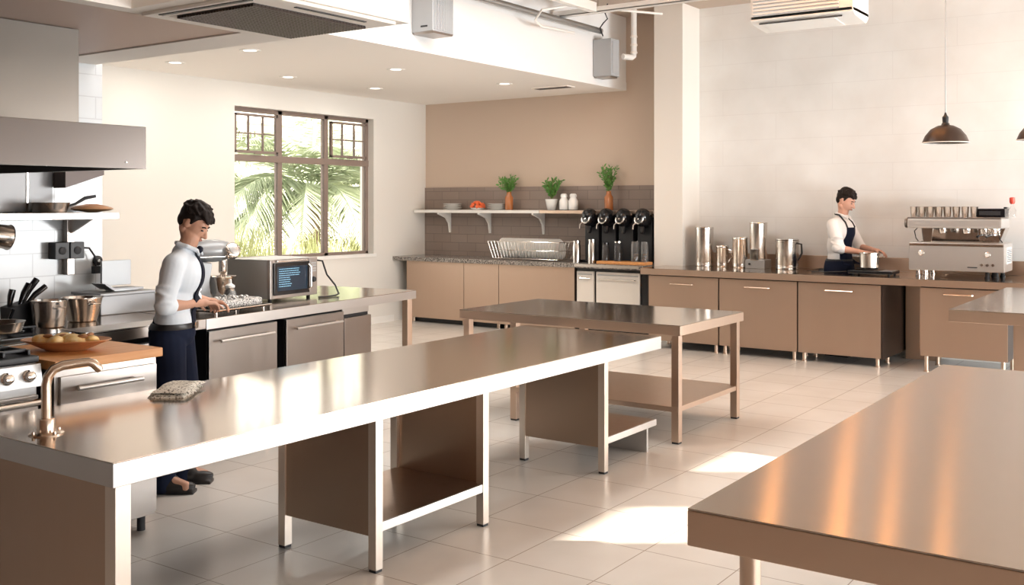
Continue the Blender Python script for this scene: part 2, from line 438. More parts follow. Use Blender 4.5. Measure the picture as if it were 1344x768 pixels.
# long island
isl = thing('island_table', 'long stainless island with a tap at its near end and two pedestals', 'work table', (4.03, 3.56, 0))
ox, oy = 4.03, 3.56
def I(x, y): return x - ox, y - oy
slab(2.03 - ox, 3.03 - oy, 6.05 - ox, 4.09 - oy, .675, .76, isl)
post(2.085 - ox, 3.085 - oy, .012, .675, .06, isl)
post(2.085 - ox, 4.03 - oy, .012, .675, .06, isl)
MB().box(2.06 - ox, 3.12 - oy, .03, 2.09 - ox, 4.0 - oy, .675).build('end_panel', 'copper_steel', isl, .002)
for (xa, xb) in ((3.335, 4.17), (5.345, 6.03)):
    far = xb > 5
    for (x, y) in ((xa, 3.075), (xa, 3.65)) + (() if far else ((xb, 3.075), (xb, 3.65))):
        post(x + .022 * (1 if x == xa else -1) - ox, y - oy, .012, .675, .046, isl)
    MB().box(xa + .008 - ox, 3.10 - oy, .155, xa + .024 - ox, 3.63 - oy, .675).build('side_panel', 'panel_steel', isl, .002)
    if not far: MB().box(xb - .024 - ox, 3.10 - oy, .155, xb - .008 - ox, 3.63 - oy, .675).build('side_panel', 'panel_steel', isl, .002)
    MB().box(xa + .046 - ox, 3.055 - oy, .175, xb - (.046 if not far else 0) - ox, 3.07 - oy, .215).build('shelf_rail', 'edge_steel', isl, .002)
    MB().box(xa + .025 - ox, 3.07 - oy, .20, xb - (.025 if not far else 0) - ox, 3.64 - oy, .214).build('shelf', 'panel_steel', isl, .002)
MB().box(5.98 - ox, 3.10 - oy, .0, 6.0 - ox, 3.6 - oy, .20).build('shelf_support', 'edge_steel', isl, .002)
# middle table
mt = thing('prep_table', 'square legged steel table with a low shelf behind the island', 'work table', (6.82, 3.94, 0))
ox, oy = 6.82, 3.94
slab(6.27 - ox, 3.0 - oy, 7.37 - ox, 4.87 - oy, .735, .805, mt, 'top_steel', 'warm_steel')
for (x, y) in ((6.32, 3.05), (7.32, 3.05), (6.32, 4.38), (7.32, 4.38), (6.32, 4.82)):
    post(x - ox, y - oy, .012, .735, .055, mt, 'warm_steel')
b = MB().box(6.29 - ox, 3.03 - oy, .215, 7.35 - ox, 4.40 - oy, .25)
b.build('shelf', 'warm_steel', mt, .003)
# near right table on round legs
rt = thing('steel_table', 'large steel table on round legs, nearest the camera at lower right', 'work table', (3.8, .35, 0))
ox, oy = 3.8, .35
slab(2.38 - ox, -.45 - oy, 5.22 - ox, 1.12 - oy, .755, .85, rt, 'brushed_top', 'warm_steel')
for (x, y) in ((2.50, 1.0), (5.1, 1.0), (2.50, -.33), (5.1, -.33)):
    o = MB().lathe([(.027, .03), (.027, .755)], (x - ox, y - oy, 0)).build('leg', 'warm_steel', rt)
    MB().lathe([(.03, 0), (.03, .02), (.02, .03)], (x - ox, y - oy, 0)).build('foot', 'rubber', o)
# far right table
ft = thing('side_table', 'steel table at the right edge in front of the espresso machine counter', 'work table', (8.6, .7, 0))
ox, oy = 8.6, .7
slab(7.46 - ox, -.2 - oy, 9.72 - ox, 1.56 - oy, .815, .90, ft, 'top_steel', 'warm_steel')
for (x, y) in ((7.53, 1.12), (9.6, 1.4), (7.53, -.1), (9.6, -.1)):
    MB().box(x - .03 - ox, y - .045 - oy, 0, x + .03 - ox, y + .045 - oy, .815).build('leg', 'warm_steel', ft, .012)

# ------------------------------------------------------------------ counters and cabinets
def handle(parent, x0, x1, z, y, r=.008, m='brass', off=.035):
    pts = [(x0, y, z), (x0, y - off, z), (x1, y - off, z), (x1, y, z)]
    return MB().tube([pts[0], (x0, y - off * .8, z), (x0 + .006, y - off, z), (x1 - .006, y - off, z), (x1, y - off * .8, z), pts[3]], r, 8).build('handle', m, parent)
def bar_handle(parent, x0, x1, z, y, m='edge_steel', r=.009, off=.04):
    b = MB().tube([(x0, y - off, z), (x1, y - off, z)], r, 10)
    for x in (x0 + .03, x1 - .03): b.tube([(x, y, z), (x, y - off, z)], r * .8, 8)
    return b.build('handle', m, parent)
def cabinet(name, label, loc, rz, w, d, z0, z1, panel, body, hnd, feet=True, group=None, cat='cabinet', part='door', tbar=False):
    c = thing(name, label, cat, loc, rz, group)
    MB().box(.003, .022, z0, w - .003, d, z1).build('body', body, c, .002)
    dr = MB().box(.004, 0, z0 + .004, w - .004, .02, z1 - .004).build(part, panel, c, .003)
    if hnd:
        (bar_handle if tbar else handle)(dr, *hnd, 0)
    if feet:
        for x in (.05, w - .05):
            for y in (.06, d - .06):
                MB().lathe([(.028, 0), (.028, .01), (.02, .014), (.02, z0)], (x, y, 0), 14).build('leg', 'warm_steel', c)
    return c
RZ = -PI / 2
# right wall run (fronts face -X)
G = 'copper coloured cabinets of the right wall run'
FX = 10.36
cabinet('base_cabinet', 'copper cabinet below the tall steel canisters, beside the column', (FX, 5.35, 0), RZ, .845, .48, .09, .82, 'copper_steel', 'dark_brown', (.28, .55, .735), group=G)
cabinet('base_cabinet', 'copper cabinet in the middle, between two other copper doors', (FX, 4.50, 0), RZ, .865, .48, .09, .82, 'copper_steel', 'dark_brown', (.30, .57, .738), group=G)
c3 = cabinet('base_cabinet', 'copper cabinet with a dark open end panel, below the cook in an apron', (FX, 3.63, 0), RZ, .84, .48, .09, .82, 'copper_steel', 'dark_brown', (.29, .56, .745), group=G)
MB().box(.842, .01, .08, .85, .96, .82).build('end_panel', 'dark_brown', c3, .002)
cabinet('base_cabinet', 'copper cabinet under the espresso machine', (FX, 2.43, 0), RZ, .78, .60, .155, .82, 'copper_steel', 'dark_brown', (.22, .48, .76), group=G)
# worktop with the notch the cook stands in
wt = thing('counter_worktop', 'long warm steel worktop along the white tiled wall', 'worktop', (10.85, 2.5, 0))
ox, oy = 10.85, 2.5
poly = [(10.30, 5.42), (10.30, -1.0), (11.38, -1.0), (11.36, 3.06), (10.84, 3.06), (10.84, 3.74), (11.36, 3.74), (11.38, 5.19), (10.925, 5.19), (10.925, 5.42)]
MB().prism([(x - ox, y - oy) for x, y in poly], 'z', .83, .897).build('rim', 'copper_steel', wt, .003)
MB().prism([(x - ox, y - oy) for x, y in poly], 'z', .897, .9).build('surface', 'top_steel', wt)
tag(MB().box(11.36, -1.0, .901, 11.378, 5.19, 1.045).build('backsplash', 'copper_steel', None, .003), 'low copper steel upstand along the white tiled wall', 'backsplash')
# white panel and service pipes in the gap between cabinets
kp = thing('support_panel', 'pale steel panel under the worktop in the gap between copper cabinets', 'panel', (11.2, 2.6, 0))
MB().box(-.03, -.16, 0, .15, .16, .83).build('board', 'warm_steel', kp, .004)

# beige bar counter (fronts face -X)
G2 = 'plain copper panels under the granite bar'
for lab, ya, yb in (('tall plain copper panel cabinet at the window end of the granite bar', 9.30, 8.30), ('narrow plain copper cabinet, second from the window under the granite bar', 8.30, 7.73), ('wide plain copper cabinet beside the white undercounter fridge', 7.73, 6.58)):
    c = thing('bar_cabinet', lab, 'cabinet', (10.78, ya, 0), RZ, G2)
    w = ya - yb
    MB().box(.002, .02, .07, w - .002, .58, .84).build('body', 'dark_brown', c)
    MB().box(.003, 0, .07, w - .003, .019, .84).build('door', 'copper_steel', c, .002)
    for x in (.06, w - .06):
        MB().lathe([(.025, 0), (.025, .07)], (x, .09, 0), 12).build('leg', 'warm_steel', c)
    MB().box(.03, .12, 0, w - .03, .14, .07).build('plinth', 'black', c)
gt = thing('granite_worktop', 'dark speckled granite worktop along the beige wall', 'worktop', (11.03, 7.5, 0))
MB().box(-.35, -.98, .845, .35, 1.965, .90).build('slab', 'granite', gt, .004)
MB().box(-.35, -1.92, .845, .35, -.98, .90).build('slab', 'granite', gt, .004)
MB().box(-.356, -1.86, .86, -.35, -.98, .893).build('rim', 'polish', gt, .001)
# undercounter fridge
fg = thing('undercounter_fridge', 'white undercounter fridge with a narrow and a wide door beside the column', 'fridge', (10.78, 6.56, 0), RZ)
MB().box(0, .03, .05, .97, .6, .84).build('body', 'gloss_black', fg, .003)
for (a, b_, z) in ((.01, .25, .80), (.285, .88, .80)):
    d = MB().box(a, 0, .10, b_, .03, z).build('door', 'fridge_white', fg, .006)
    MB().box(a + .02, -.004, z - .045, b_ - .02, .002, z - .03).build('seam', 'dull_grey', d)
    handle(d, a + .05, b_ - .05, z - .085, 0, .007, 'polish', .03)
for x in (.06, .9): MB().lathe([(.025, 0), (.025, .05)], (x, .08, 0), 12).build('foot', 'rubber', fg)

# wall shelf, two boards on brackets
def wshelf(name, label, y0, y1, m, brs):
    s = thing(name, label, 'shelf', (11.1, y0, 1.50))
    MB().box(0, 0, 0, .279, y1 - y0, .04).build('board', m, s, .003)
    for y in brs:
        MB().prism([(.26, -.28), (.279, -.28), (.279, 0), (0.0, 0), (0.0, -.02), (.17, -.075), (.235, -.15)], 'y', y - y0 - .015, y - y0 + .015).build('bracket', 'white_paint', s, .002)
    return s
wshelf('wall_shelf', 'long white wall shelf with plates, flowers and plants', 7.32, 9.44, 'white_paint', (9.0, 8.3, 7.42))
wshelf('wall_shelf', 'brown wall shelf ending behind the black coffee dispensers', 5.58, 7.315, 'warm_steel', (5.8,))

# ------------------------------------------------------------------ left cooking counter, worktops
def fy(x): return 5.25 + .13 * (x - 4.18)
ANG = math.atan(.13)
wa = thing('hob_worktop', 'dark steel worktop with pots beside the tiled wall', 'worktop', (3.2, 5.6, 0))
ox, oy = 3.2, 5.6
poly = [(1.6, fy(1.6) + .12), (2.6, fy(2.6) + .04), (4.17, fy(4.17)), (4.145, 6.31), (1.6, 6.31)]
MB().prism([(x - ox, y - oy) for x, y in poly], 'z', .838, .897).build('rim', 'grey_steel', wa, .003)
MB().prism([(x - ox, y - oy) for x, y in poly], 'z', .897, .9).build('surface', 'top_steel', wa)
wb_ = thing('peninsula_worktop', 'long steel worktop carrying the mixer and the microwave', 'worktop', (5.4, 5.9, 0))
ox, oy = 5.4, 5.9
poly = [(4.175, fy(4.175)), (6.57, fy(6.57)), (6.46, 6.56), (4.18, 6.31)]
MB().prism([(x - ox, y - oy) for x, y in poly], 'z', .83, .897).build('rim', 'edge_steel', wb_, .003)
MB().prism([(x - ox, y - oy) for x, y in poly], 'z', .897, .9).build('surface', 'top_steel', wb_)
tag(MB().box(4.33, 6.27, .901, 5.45, 6.29, .985).build('backsplash', 'grey_steel', None, .002), 'low grey steel upstand behind the stand mixer', 'backsplash')
for (x, y) in ((6.50, 5.60), (6.40, 6.48)):
    MB().box(x - .03 - ox, y - .03 - oy, 0, x + .03 - ox, y + .03 - oy, .83).build('leg', 'warm_steel', wb_, .003)
def lcab(name, label, xa, xb, z0, z1, hnd, m='grey_steel', part='door', cat='cabinet', d=.75):
    rz = ANG; w = (xb - xa) / math.cos(rz)
    return cabinet(name, label, (xa, fy(xa) + .03, 0), rz, w, d, z0, z1, m, 'black', hnd, True, None, cat, part, True)
lcab('base_cabinet', 'wide grey steel cabinet under the worktop right of the man', 4.22, 4.87, .10, .815, (.07, .58, .745))
lcab('base_cabinet', 'grey steel cabinet under the microwave oven', 4.96, 5.62, .10, .815, (.07, .60, .745))
c = thing('drawer_unit', 'narrow drawer unit at the window end of the steel worktop', 'cabinet', (5.625, fy(5.625) + .03, 0), ANG)
MB().box(.002, .03, .1, .34, .5, .82).build('body', 'black', c)
MB().box(.0, .02, .78, .34, .03, .825).build('top_rail', 'edge_steel', c, .002)
MB().box(.0, 0, .34, .345, .028, .755).build('drawer', 'grey_steel', c, .003)
MB().box(.0, 0, .12, .345, .028, .30).build('drawer', 'grey_steel', c, .003)
for x in (.05, .3): MB().box(x - .02, .1, 0, x + .02, .14, .1).build('leg', 'warm_steel', c)
lcab('base_cabinet', 'pale steel cabinet partly hidden behind the man', 3.45, 4.10, .10, .80, (.05, .40, .72))
# butcher block cabinet
bc = thing('drawer_cabinet', 'grey steel drawer cabinet under the wooden chopping board', 'cabinet', (2.63, 4.345, 0))
MB().box(0, .03, .08, .54, .62, .865).build('body', 'grey_steel', bc, .003)
d = MB().box(.02, .01, .55, .53, .03, .83).build('drawer', 'grey_steel', bc, .003)
MB().box(.02, .008, .635, .53, .0105, .638).build('seam', 'black', d)
bar_handle(d, .08, .42, .775, .01, 'edge_steel', .011, .045)
MB().box(.02, .01, .10, .53, .03, .54).build('drawer', 'grey_steel', bc, .003)
for x in (.05, .49):
    for y in (.08, .57): MB().lathe([(.02, 0), (.02, .08)], (x, y, 0), 12).build('leg', 'rubber', bc)
tag(MB().box(2.605, 4.325, .866, 3.175, 4.97, .91).build('chopping_board', 'butcher', None, .006), 'thick orange wooden chopping board beside the stove', 'chopping board')

# stove
st = thing('stove', 'steel gas stove with black grates and round knobs at the left edge', 'stove', (2.58, 4.41, 0))
MB().box(-.80, .02, .06, -.002, .62, .90).build('body', 'dull_grey', st, .004)
MB().box(-.80, .0, .905, 0, .62, .935).build('cooktop', 'black', st, .008)
b = MB()
for gx in (-.68, -.42, -.14):
    for k in range(4): b.box(gx - .12, .07 + k * .15, .948, gx + .12, .085 + k * .15, .962)
    for k in range(3): b.box(gx - .12 + .117 * k, .05, .935, gx - .108 + .117 * k, .56, .958)
b.build('grate', 'black', st, .003)
pn = MB().prism([(.0, .90), (-.012, .90), (-.03, .80), (0, .80)], 'x', -.80, -.0).build('control_panel', 'dull_grey', st, .003)
for x in (-.71, -.60, -.49, -.38, -.27, -.165, -.065):
    M_ = Matrix.Translation((x, -.022, .85)) @ Matrix.Rotation(R(80), 4, 'X')
    k = MB().lathe([(.028, 0), (.028, .006), (.022, .01), (.02, .03), (.015, .033)], M=M_, n=20).build('knob', 'polish', pn)
od = MB().box(-.79, -.01, .20, -.01, .02, .76).build('oven_door', 'grey_steel', st, .005)
MB().box(-.74, -.014, .25, -.09, -.009, .62).build('oven_window', 'gloss_black', od, .002)
b = MB().tube([(-.80, -.055, .735), (-.005, -.055, .735)], .017, 12); b.tube([(-.77, 0, .735), (-.77, -.055, .735)], .012); b.tube([(-.04, 0, .735), (-.04, -.055, .735)], .012)
b.build('handle', 'polish', od)
MB().box(-.79, -.012, .665, -.01, -.008, .685).build('trim', 'polish', od, .002)
for x in (-.75, -.05): MB().lathe([(.02, 0), (.02, .06)], (x, .06, 0), 12).build('foot', 'rubber', st)

# hood
hd = thing('range_hood', 'large brushed steel canopy hood over the stove', 'range hood', (1.9, 4.6, 1.79))
ox, oy = 1.9, 4.6
b = MB()
hx0, hx1, hy0, hy1 = .6 - ox, 3.06 - ox, 4.30 - oy, 6.29 - oy
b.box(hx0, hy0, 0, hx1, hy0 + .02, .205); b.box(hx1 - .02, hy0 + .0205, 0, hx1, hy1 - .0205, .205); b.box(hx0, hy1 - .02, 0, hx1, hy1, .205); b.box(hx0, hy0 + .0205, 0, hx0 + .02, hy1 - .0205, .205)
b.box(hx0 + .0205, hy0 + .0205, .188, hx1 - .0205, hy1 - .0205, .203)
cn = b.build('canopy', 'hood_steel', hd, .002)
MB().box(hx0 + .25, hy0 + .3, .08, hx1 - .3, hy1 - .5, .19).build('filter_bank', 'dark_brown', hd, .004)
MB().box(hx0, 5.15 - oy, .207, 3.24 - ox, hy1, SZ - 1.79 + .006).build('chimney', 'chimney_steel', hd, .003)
MB().lathe([(.004, 0), (.004, .004)], M=Matrix.Translation((2.95 - ox, hy0 - .001, .03)) @ Matrix.Rotation(R(90), 4, 'X'), n=8).build('rivet', 'polish', hd)
tag(MB().prism([(3.78, 1.725), (4.06, 1.815), (4.06, 1.87), (3.78, 1.87)], 'y', 6.16, 6.298).build('wall_bracket', 'dark_brown', None, .003), 'dark angled steel bracket on the tiles behind the hood', 'bracket')
# steel splash panels under the hood
sp = thing('splash_panel', 'steel splash panel on the tiles between hood and shelf', 'wall panel', (3.2, 6.3, 1.57))
MB().box(-1.2, 0, 0, .40, .018, .30).build('sheet', 'zinc', sp, .002)
MB().box(.41, 0, 0, .575, .018, .30).build('sheet', 'zinc', sp, .002)
MB().box(.395, -.006, 0, .41, .018, .30).build('seam', 'polish', sp, .002)
# wall shelf over the pots
sh = thing('wall_shelf', 'steel wall shelf on the white tiles holding a frying pan', 'shelf', (3.2, 6.0, 1.522))
MB().box(-1.2, 0, 0, .864, .29, .043).build('board', 'grey_steel', sh, .003)
MB().box(-1.2, -.004, .004, .39, .0, .038).build('rim', 'polish', sh, .001)
MB().box(.655, .26, -.37, .71, .315, 0).build('post', 'grey_steel', sh, .006)
MB().prism([(.02, 0), (.30, 0), (.30, -.11)], 'x', .675, .69).build('bracket', 'grey_steel', sh)
# ------------------------------------------------------------------ things on the left counters
def potlike(name, label, cat, loc, r0, r1, h, m='pot_steel', rim=.006, lid=False, thick=.004, group=None, hands=False, inner='polish'):
    t = thing(name, label, cat, loc, 0, group)
    pr = [(r0 * .9, 0), (r0, .006), (r1, h - .004), (r1 + rim, h), (r1 + rim, h + .004), (r1 - thick, h + .002), (r0 - thick, .012), (.001, .010)]
    MB().lathe(pr, n=36, cap=False).lathe([(.001, 0), (r0 * .9, 0)], n=36, cap=False).build('body', m, t)
    if hands:
        for s in (-1, 1):
            MB().tube([(-.03, s * r1, h * .75), (-.025, s * (r1 + .03), h * .78), (.025, s * (r1 + .03), h * .78), (.03, s * r1, h * .75)], .005, 8).build('handle', 'polish', t)
    return t
potlike('stock_pot', 'left of two round steel pots standing by the tiled wall', 'pot', (3.37, 5.66, .9), .085, .10, .155, hands=True)
potlike('stock_pot', 'right of two round steel pots, nearer the steel box', 'pot', (3.66, 5.78, .9), .085, .118, .145, hands=True)
# drain plate
t = tag(MB().box(3.30, 5.18, .9005, 3.98, 5.42, .908).build('drain_plate', 'perforated', None, .002), 'dark perforated drain plate at the worktop front before the pots', 'drain plate')
# black hob behind the stove
hb = thing('gas_hob', 'black gas hob on the worktop behind the stove', 'hob', (2.85, 5.45, .9))
MB().box(-.55, -.25, 0, .38, .22, .02).build('glass', 'gloss_black', hb, .005)
b = MB()
for x in (-.3, .15):
    b.box(x - .16, -.02, .035, x + .16, -.008, .045); b.box(x - .006, -.17, .035, x + .006, .15, .045)
    for dx in (-.14, .14): b.box(x + dx - .005, -.025, .02, x + dx + .005, -.005, .036)
b.build('grate', 'black', hb, .002)
# frying pan on hob
def pan(label, loc, rz, r, h, hl, rise, m='pot_steel', name='frying_pan'):
    t = thing(name, label, 'frying pan', loc, rz)
    MB().lathe([(r * .8, 0), (r * .86, .004), (r, h), (r + .004, h + .002), (r - .003, h), (r * .84, .010), (.001, .008)], n=36, cap=False).lathe([(.001, 0), (r * .8, 0)], n=30, cap=False).build('bowl', m, t)
    MB().tube([(r - .005, 0, h * .7), (r + .04, 0, h * .9), (r + hl * .6, 0, h + rise * .7), (r + hl, 0, h + rise)], [.006, .008, .012, .010], 10).build('handle', 'black', t)
    return t
pan('shallow steel pan on the hob behind the stove at the left edge', (2.86, 5.28, .946), R(-160), .13, .055, .2, .03)
pan('steel frying pan with a dark handle on the wall shelf', (3.66, 6.14, 1.566), R(-12), .12, .062, .17, .045)
bd = thing('bread_board', 'flat brown loaf of flatbread on the wall shelf beside the pan', 'flatbread', (3.97, 6.16, 1.566))
MB().lathe([(.03, 0), (.11, .012), (.135, .022), (.12, .034), (.06, .046), (.001, .05)], n=28, cap=False).build('crust', 'bread_wood', bd)
b = MB()
for k in range(5):
    a = k * 1.2; b.tube([(-.09, -.05 + k * .025, .034), (0, -.05 + k * .026, .05), (.09, -.045 + k * .025, .034)], .006, 6)
b.build('score_line', 'food_dark', bd)
hp = thing('saucepan', 'small steel saucepan hanging under the wall shelf at the left edge', 'pan', (3.26, 6.16, 1.44))
MB().lathe([(.06, 0), (.068, .01), (.075, .14), (.08, .145), (.07, .14), (.06, .02), (.001, .015)], M=Matrix.Rotation(R(100), 4, 'Y'), n=28, cap=False).lathe([(.001, 0), (.06, 0)], M=Matrix.Rotation(R(100), 4, 'Y'), cap=False).build('bowl', 'pot_steel', hp)
MB().tube([(.07, 0, -.06), (.03, 0, -.09), (-.02, 0, -.075)], .007, 8).build('handle', 'black', hp)
MB().tube([(.02, 0, .06), (.02, 0, .085), (.035, 0, .08)], .004, 6).build('hook', 'polish', hp)
# outlets
ol = thing('wall_socket', 'black double power socket on the white tiles with a plugged cord', 'power socket', (3.85, 6.318, 1.315))
for x in (-.095, .012):
    p = MB().box(x, -.085, -.055, x + .10, 0, .055).build('plate', 'black', ol, .006)
    MB().lathe([(.022, 0), (.026, .004), (.022, .006)], M=Matrix.Translation((x + .05, -.085, 0)) @ Matrix.Rotation(R(90), 4, 'X'), n=18).build('socket', 'rubber', p)
tag(MB().tube([(3.96, 6.28, 1.33), (4.02, 6.27, 1.325), (4.06, 6.27, 1.27), (4.075, 6.28, 1.20)], .007, 8).box(4.055, 6.265, 1.15, 4.105, 6.30, 1.20).build('power_cord', 'black', None, .001), 'short black cord hanging from the double wall socket', 'power cord')
rk = thing('wall_dial', 'small round black dial on the tile edge near the man', 'wall dial', (4.11, 6.318, 1.235))
MB().lathe([(.034, 0), (.034, .012), (.028, .016), (.001, .016)], M=Matrix.Rotation(R(90), 4, 'X'), n=20, cap=False).build('ring', 'black', rk)
MB().lathe([(.012, .016), (.010, .024), (.001, .024)], M=Matrix.Rotation(R(90), 4, 'X'), n=14, cap=False).build('centre', 'polish', rk)
# knife / utensil cluster
kb = thing('utensil_holder', 'black utensil holder with slanting handles behind the stove', 'utensil holder', (3.27, 5.82, .9))
MB().prism([(-.07, 0), (.07, 0), (.055, .15), (-.075, .12)], 'y', -.06, .06).build('block', 'black', kb, .006)
for (x, y, dx, L, r_) in ((-.045, .01, .02, .10, .014), (-.005, -.03, .06, .13, .015), (.03, .02, .10, .15, .014), (.02, -.04, .13, .11, .012)):
    MB().tube([(x, y, .12), (x + dx * .5, y, .12 + L * .6), (x + dx, y, .12 + L)], [r_ * .9, r_ * 1.4, r_ * 1.4], 10).build('handle', 'gloss_black', kb)
MB().tube([(-.06, -.06, .11), (-.09, -.07, .05), (-.06, -.07, .01)], .010, 8).build('loop', 'gloss_black', kb)
# steel drawer box with grey folded tray
sb = thing('steel_box', 'low brushed steel box on the worktop behind the man', 'box', (4.08, 6.08, .9))
MB().box(-.19, -.14, 0, .22, .17, .125).build('box', 'zinc', sb, .008)
MB().box(-.2, -.15, .125, .23, .18, .142).build('lid', 'zinc', sb, .004)
gs = thing('grey_scale', 'grey upright panel device with a curved tray on the steel box', 'scale', (4.13, 6.09, 1.042))
MB().box(-.10, .05, .03, .12, .07, .20).build('panel', 'mixer_grey', gs, .004)
MB().prism([(-.17, .055), (-.16, .045), (-.11, .012), (.12, .008), (.12, .02), (-.10, .024), (-.15, .055)], 'y', -.09, .06).build('tray', 'zinc', gs)
MB().box(-.08, -.06, 0, .1, .05, .012).build('base', 'dull_grey', gs, .003)
# dish with food
ds = thing('serving_dish', 'brown wooden oval dish of golden food on the chopping board', 'dish', (2.84, 4.62, .91), R(-55))
pr = [(.09, 0), (.10, .004), (.17, .035), (.215, .052), (.212, .056), (.165, .042), (.10, .014), (.001, .012)]
b = MB().lathe(pr, n=40, cap=False); b.lathe([(.001, 0), (.09, 0)], n=40, cap=False)
for v in b.b.verts: v.co.y *= .62
b.build('dish', 'dish_wood', ds)
for k, (x, y, rr) in enumerate(((-.11, 0, .05), (-.04, .03, .056), (-.03, -.045, .05), (.05, -.02, .058), (.06, .045, .045), (.12, .01, .042), (0, 0, .055))):
    b = MB(); b.ball((x, y, .045), (rr * 1.15, rr * .85, rr * .62), Euler((0, .2 * (-1) ** k, k)).to_matrix()); b.build('pastry', 'food', ds)
for k, (x, y) in enumerate(((-.08, -.02), (-.01, -.01), (.02, .03), (.09, -.03), (.10, .04))):
    MB().ball((x, y, .072), (.024, .012, .010), Euler((0, 0, k * 1.1)).to_matrix()).build('garnish', 'food_dark', ds)
# faucet on the island
fc = thing('faucet', 'brushed brass swan neck tap at the near end of the island', 'tap', (2.145, 3.62, .76), R(-27))
MB().lathe([(.062, 0), (.062, .004), (.05, .008), (.032, .010), (.032, .055), (.029, .06), (.001, .06)], n=32, cap=False).build('base', 'brass', fc)
for a in (0, 1.57, 3.14, 4.71): MB().lathe([(.007, 0), (.006, .012), (.001, .013)], (.052 * math.cos(a + .5), .052 * math.sin(a + .5), .004), 12, cap=False).build('bolt', 'brass', fc)
MB().tube([(0, 0, .05), (0, 0, .12), (0, 0, .185), (.006, 0, .215), (.025, 0, .24), (.055, 0, .252), (.10, 0, .257), (.145, 0, .260), (.165, 0, .252), (.182, 0, .232), (.188, 0, .222)], [.018, .018, .018, .018, .018, .018, .016, .016, .017, .016, .012], 16).build('spout', 'brass', fc)
# towel
tw = thing('folded_towel', 'cream speckled folded cloth lying on the island', 'cloth', (2.965, 3.93, .76), R(36))
def cloth(x0, y0, x1, y1, z, th, seed, name, mm):
    b = MB(); n = 18; rng = random.Random(seed); top = []; bot = []
    for i in range(n + 1):
        for j in range(n + 1):
            u, v = i / n, j / n
            e = min(u, 1 - u, v, 1 - v)
            h = th * (1 - math.exp(-e * 18)) + .0035 * math.sin(u * 7 + seed) * math.sin(v * 6 + 1)
            x = x0 + (x1 - x0) * u + .006 * math.sin(v * 7 + seed); y = y0 + (y1 - y0) * v + .006 * math.sin(u * 8 + seed)
            top.append(b.b.verts.new((x, y, z + max(h, .001) + .001))); bot.append(b.b.verts.new((x, y, z)))
    w = n + 1
    for i in range(n):
        for j in range(n):
            k = i * w + j
            b.b.faces.new((top[k], top[k + w], top[k + w + 1], top[k + 1])); b.b.faces.new((bot[k], bot[k + 1], bot[k + w + 1], bot[k + w]))
    edge = [i * w for i in range(w)] + [n * w + j for j in range(1, w)] + [i * w + n for i in range(n - 1, -1, -1)] + [j for j in range(n - 1, 0, -1)]
    for a, c_ in zip(edge, edge[1:] + edge[:1]): b.b.faces.new((top[a], bot[a], bot[c_], top[c_]))
    return b.build(name, mm, tw)
cloth(-.15, -.075, .15, .085, 0, .020, 1, 'fold', 'towel')
cloth(-.14, -.08, .15, .08, .020, .014, 3, 'fold', 'towel')
# tray with speckled box, under the hands
ty = thing('wire_tray', 'dark metal tray with a speckled rectangular slab in front of the mixer', 'tray', (4.56, 5.50, .9), ANG)
MB().box(-.27, -.14, .02, .24, .17, .03).build('tray', 'gloss_black', ty, .004)
for x in (-.24, .21):
    for y in (-.11, .14): MB().lathe([(.012, 0), (.012, .02)], (x, y, 0), 10).build('foot', 'polish', ty)
MB().tube([(-.28, -.15, .034), (.25, -.15, .034), (.25, .18, .034), (-.28, .18, .034)], .005, 8, True).build('rim', 'polish', ty)
sb_ = thing('food_slab', 'speckled grey and white food slab lying on the dark tray', 'food slab', (4.57, 5.51, .93), ANG)
MB().box(-.20, -.11, 0, .21, .13, .055).build('slab', 'speckle_box', sb_, .02)
b = MB()
for k in range(26):
    b.ball((random.uniform(-.17, .18), random.uniform(-.08, .10), .053), random.uniform(.012, .022), u=8, v=6)
b.build('topping', 'speckle_box', sb_)
jr = thing('glass_shaker', 'small clear glass shaker behind the speckled slab', 'shaker', (4.80, 5.78, .9))
MB().lathe([(.045, 0), (.05, .02), (.045, .09), (.03, .12), (.03, .13), (.001, .13)], n=24, cap=False).build('jar', 'jar_glass', jr)
MB().lathe([(.033, .13), (.033, .145), (.012, .16), (.010, .19), (.001, .19)], n=20, cap=False).build('cap', 'white_paint', jr)
# stand mixer
mx = thing('stand_mixer', 'grey planetary stand mixer on the worktop by the man', 'mixer', (4.80, 5.98, .9), R(-12))
MB().box(-.15, -.10, 0, .17, .10, .035).build('base', 'mixer_grey', mx, .015)
b = MB(); b.prism([(-.13, .03), (-.03, .03), (-.045, .16), (-.02, .30), (-.14, .32), (-.155, .15)], 'y', -.065, .065); b.build('column', 'mixer_grey', mx, .018)
b = MB(); b.ball((0, 0, .385), (.185, .085, .082), u=28, v=18); b.build('motor_head', 'mixer_grey', mx)
MB().box(-.16, -.078, .34, .10, .078, .348).build('band', 'polish', mx, .002)
M_ = Matrix.Translation((.115, -.06, .375)) @ Matrix.Rotation(R(68), 4, 'X')
hb_ = MB().lathe([(.055, 0), (.06, .008), (.058, .045), (.045, .055), (.02, .058), (.001, .058)], M=M_, n=28, cap=False).build('hub', 'polish', mx)
MB().lathe([(.035, .055), (.035, .062), (.018, .066), (.001, .066)], M=M_, n=20, cap=False).build('hub_cap', 'dull_grey', hb_)
MB().lathe([(.025, .22), (.03, .235), (.03, .31)], (.085, 0, 0), 20).build('beater_shaft', 'polish', mx)
b = MB()
for k in range(5):
    a = k * PI / 5
    b.tube([(.085 + math.cos(a) * r_, math.sin(a) * r_, z) for r_, z in ((.012, .22), (.04, .17), (.05, .12), (.03, .075), (0, .068), (-.03, .075), (-.05, .12), (-.04, .17), (-.012, .22))], .003, 6)
b.build('whisk', 'polish', mx)
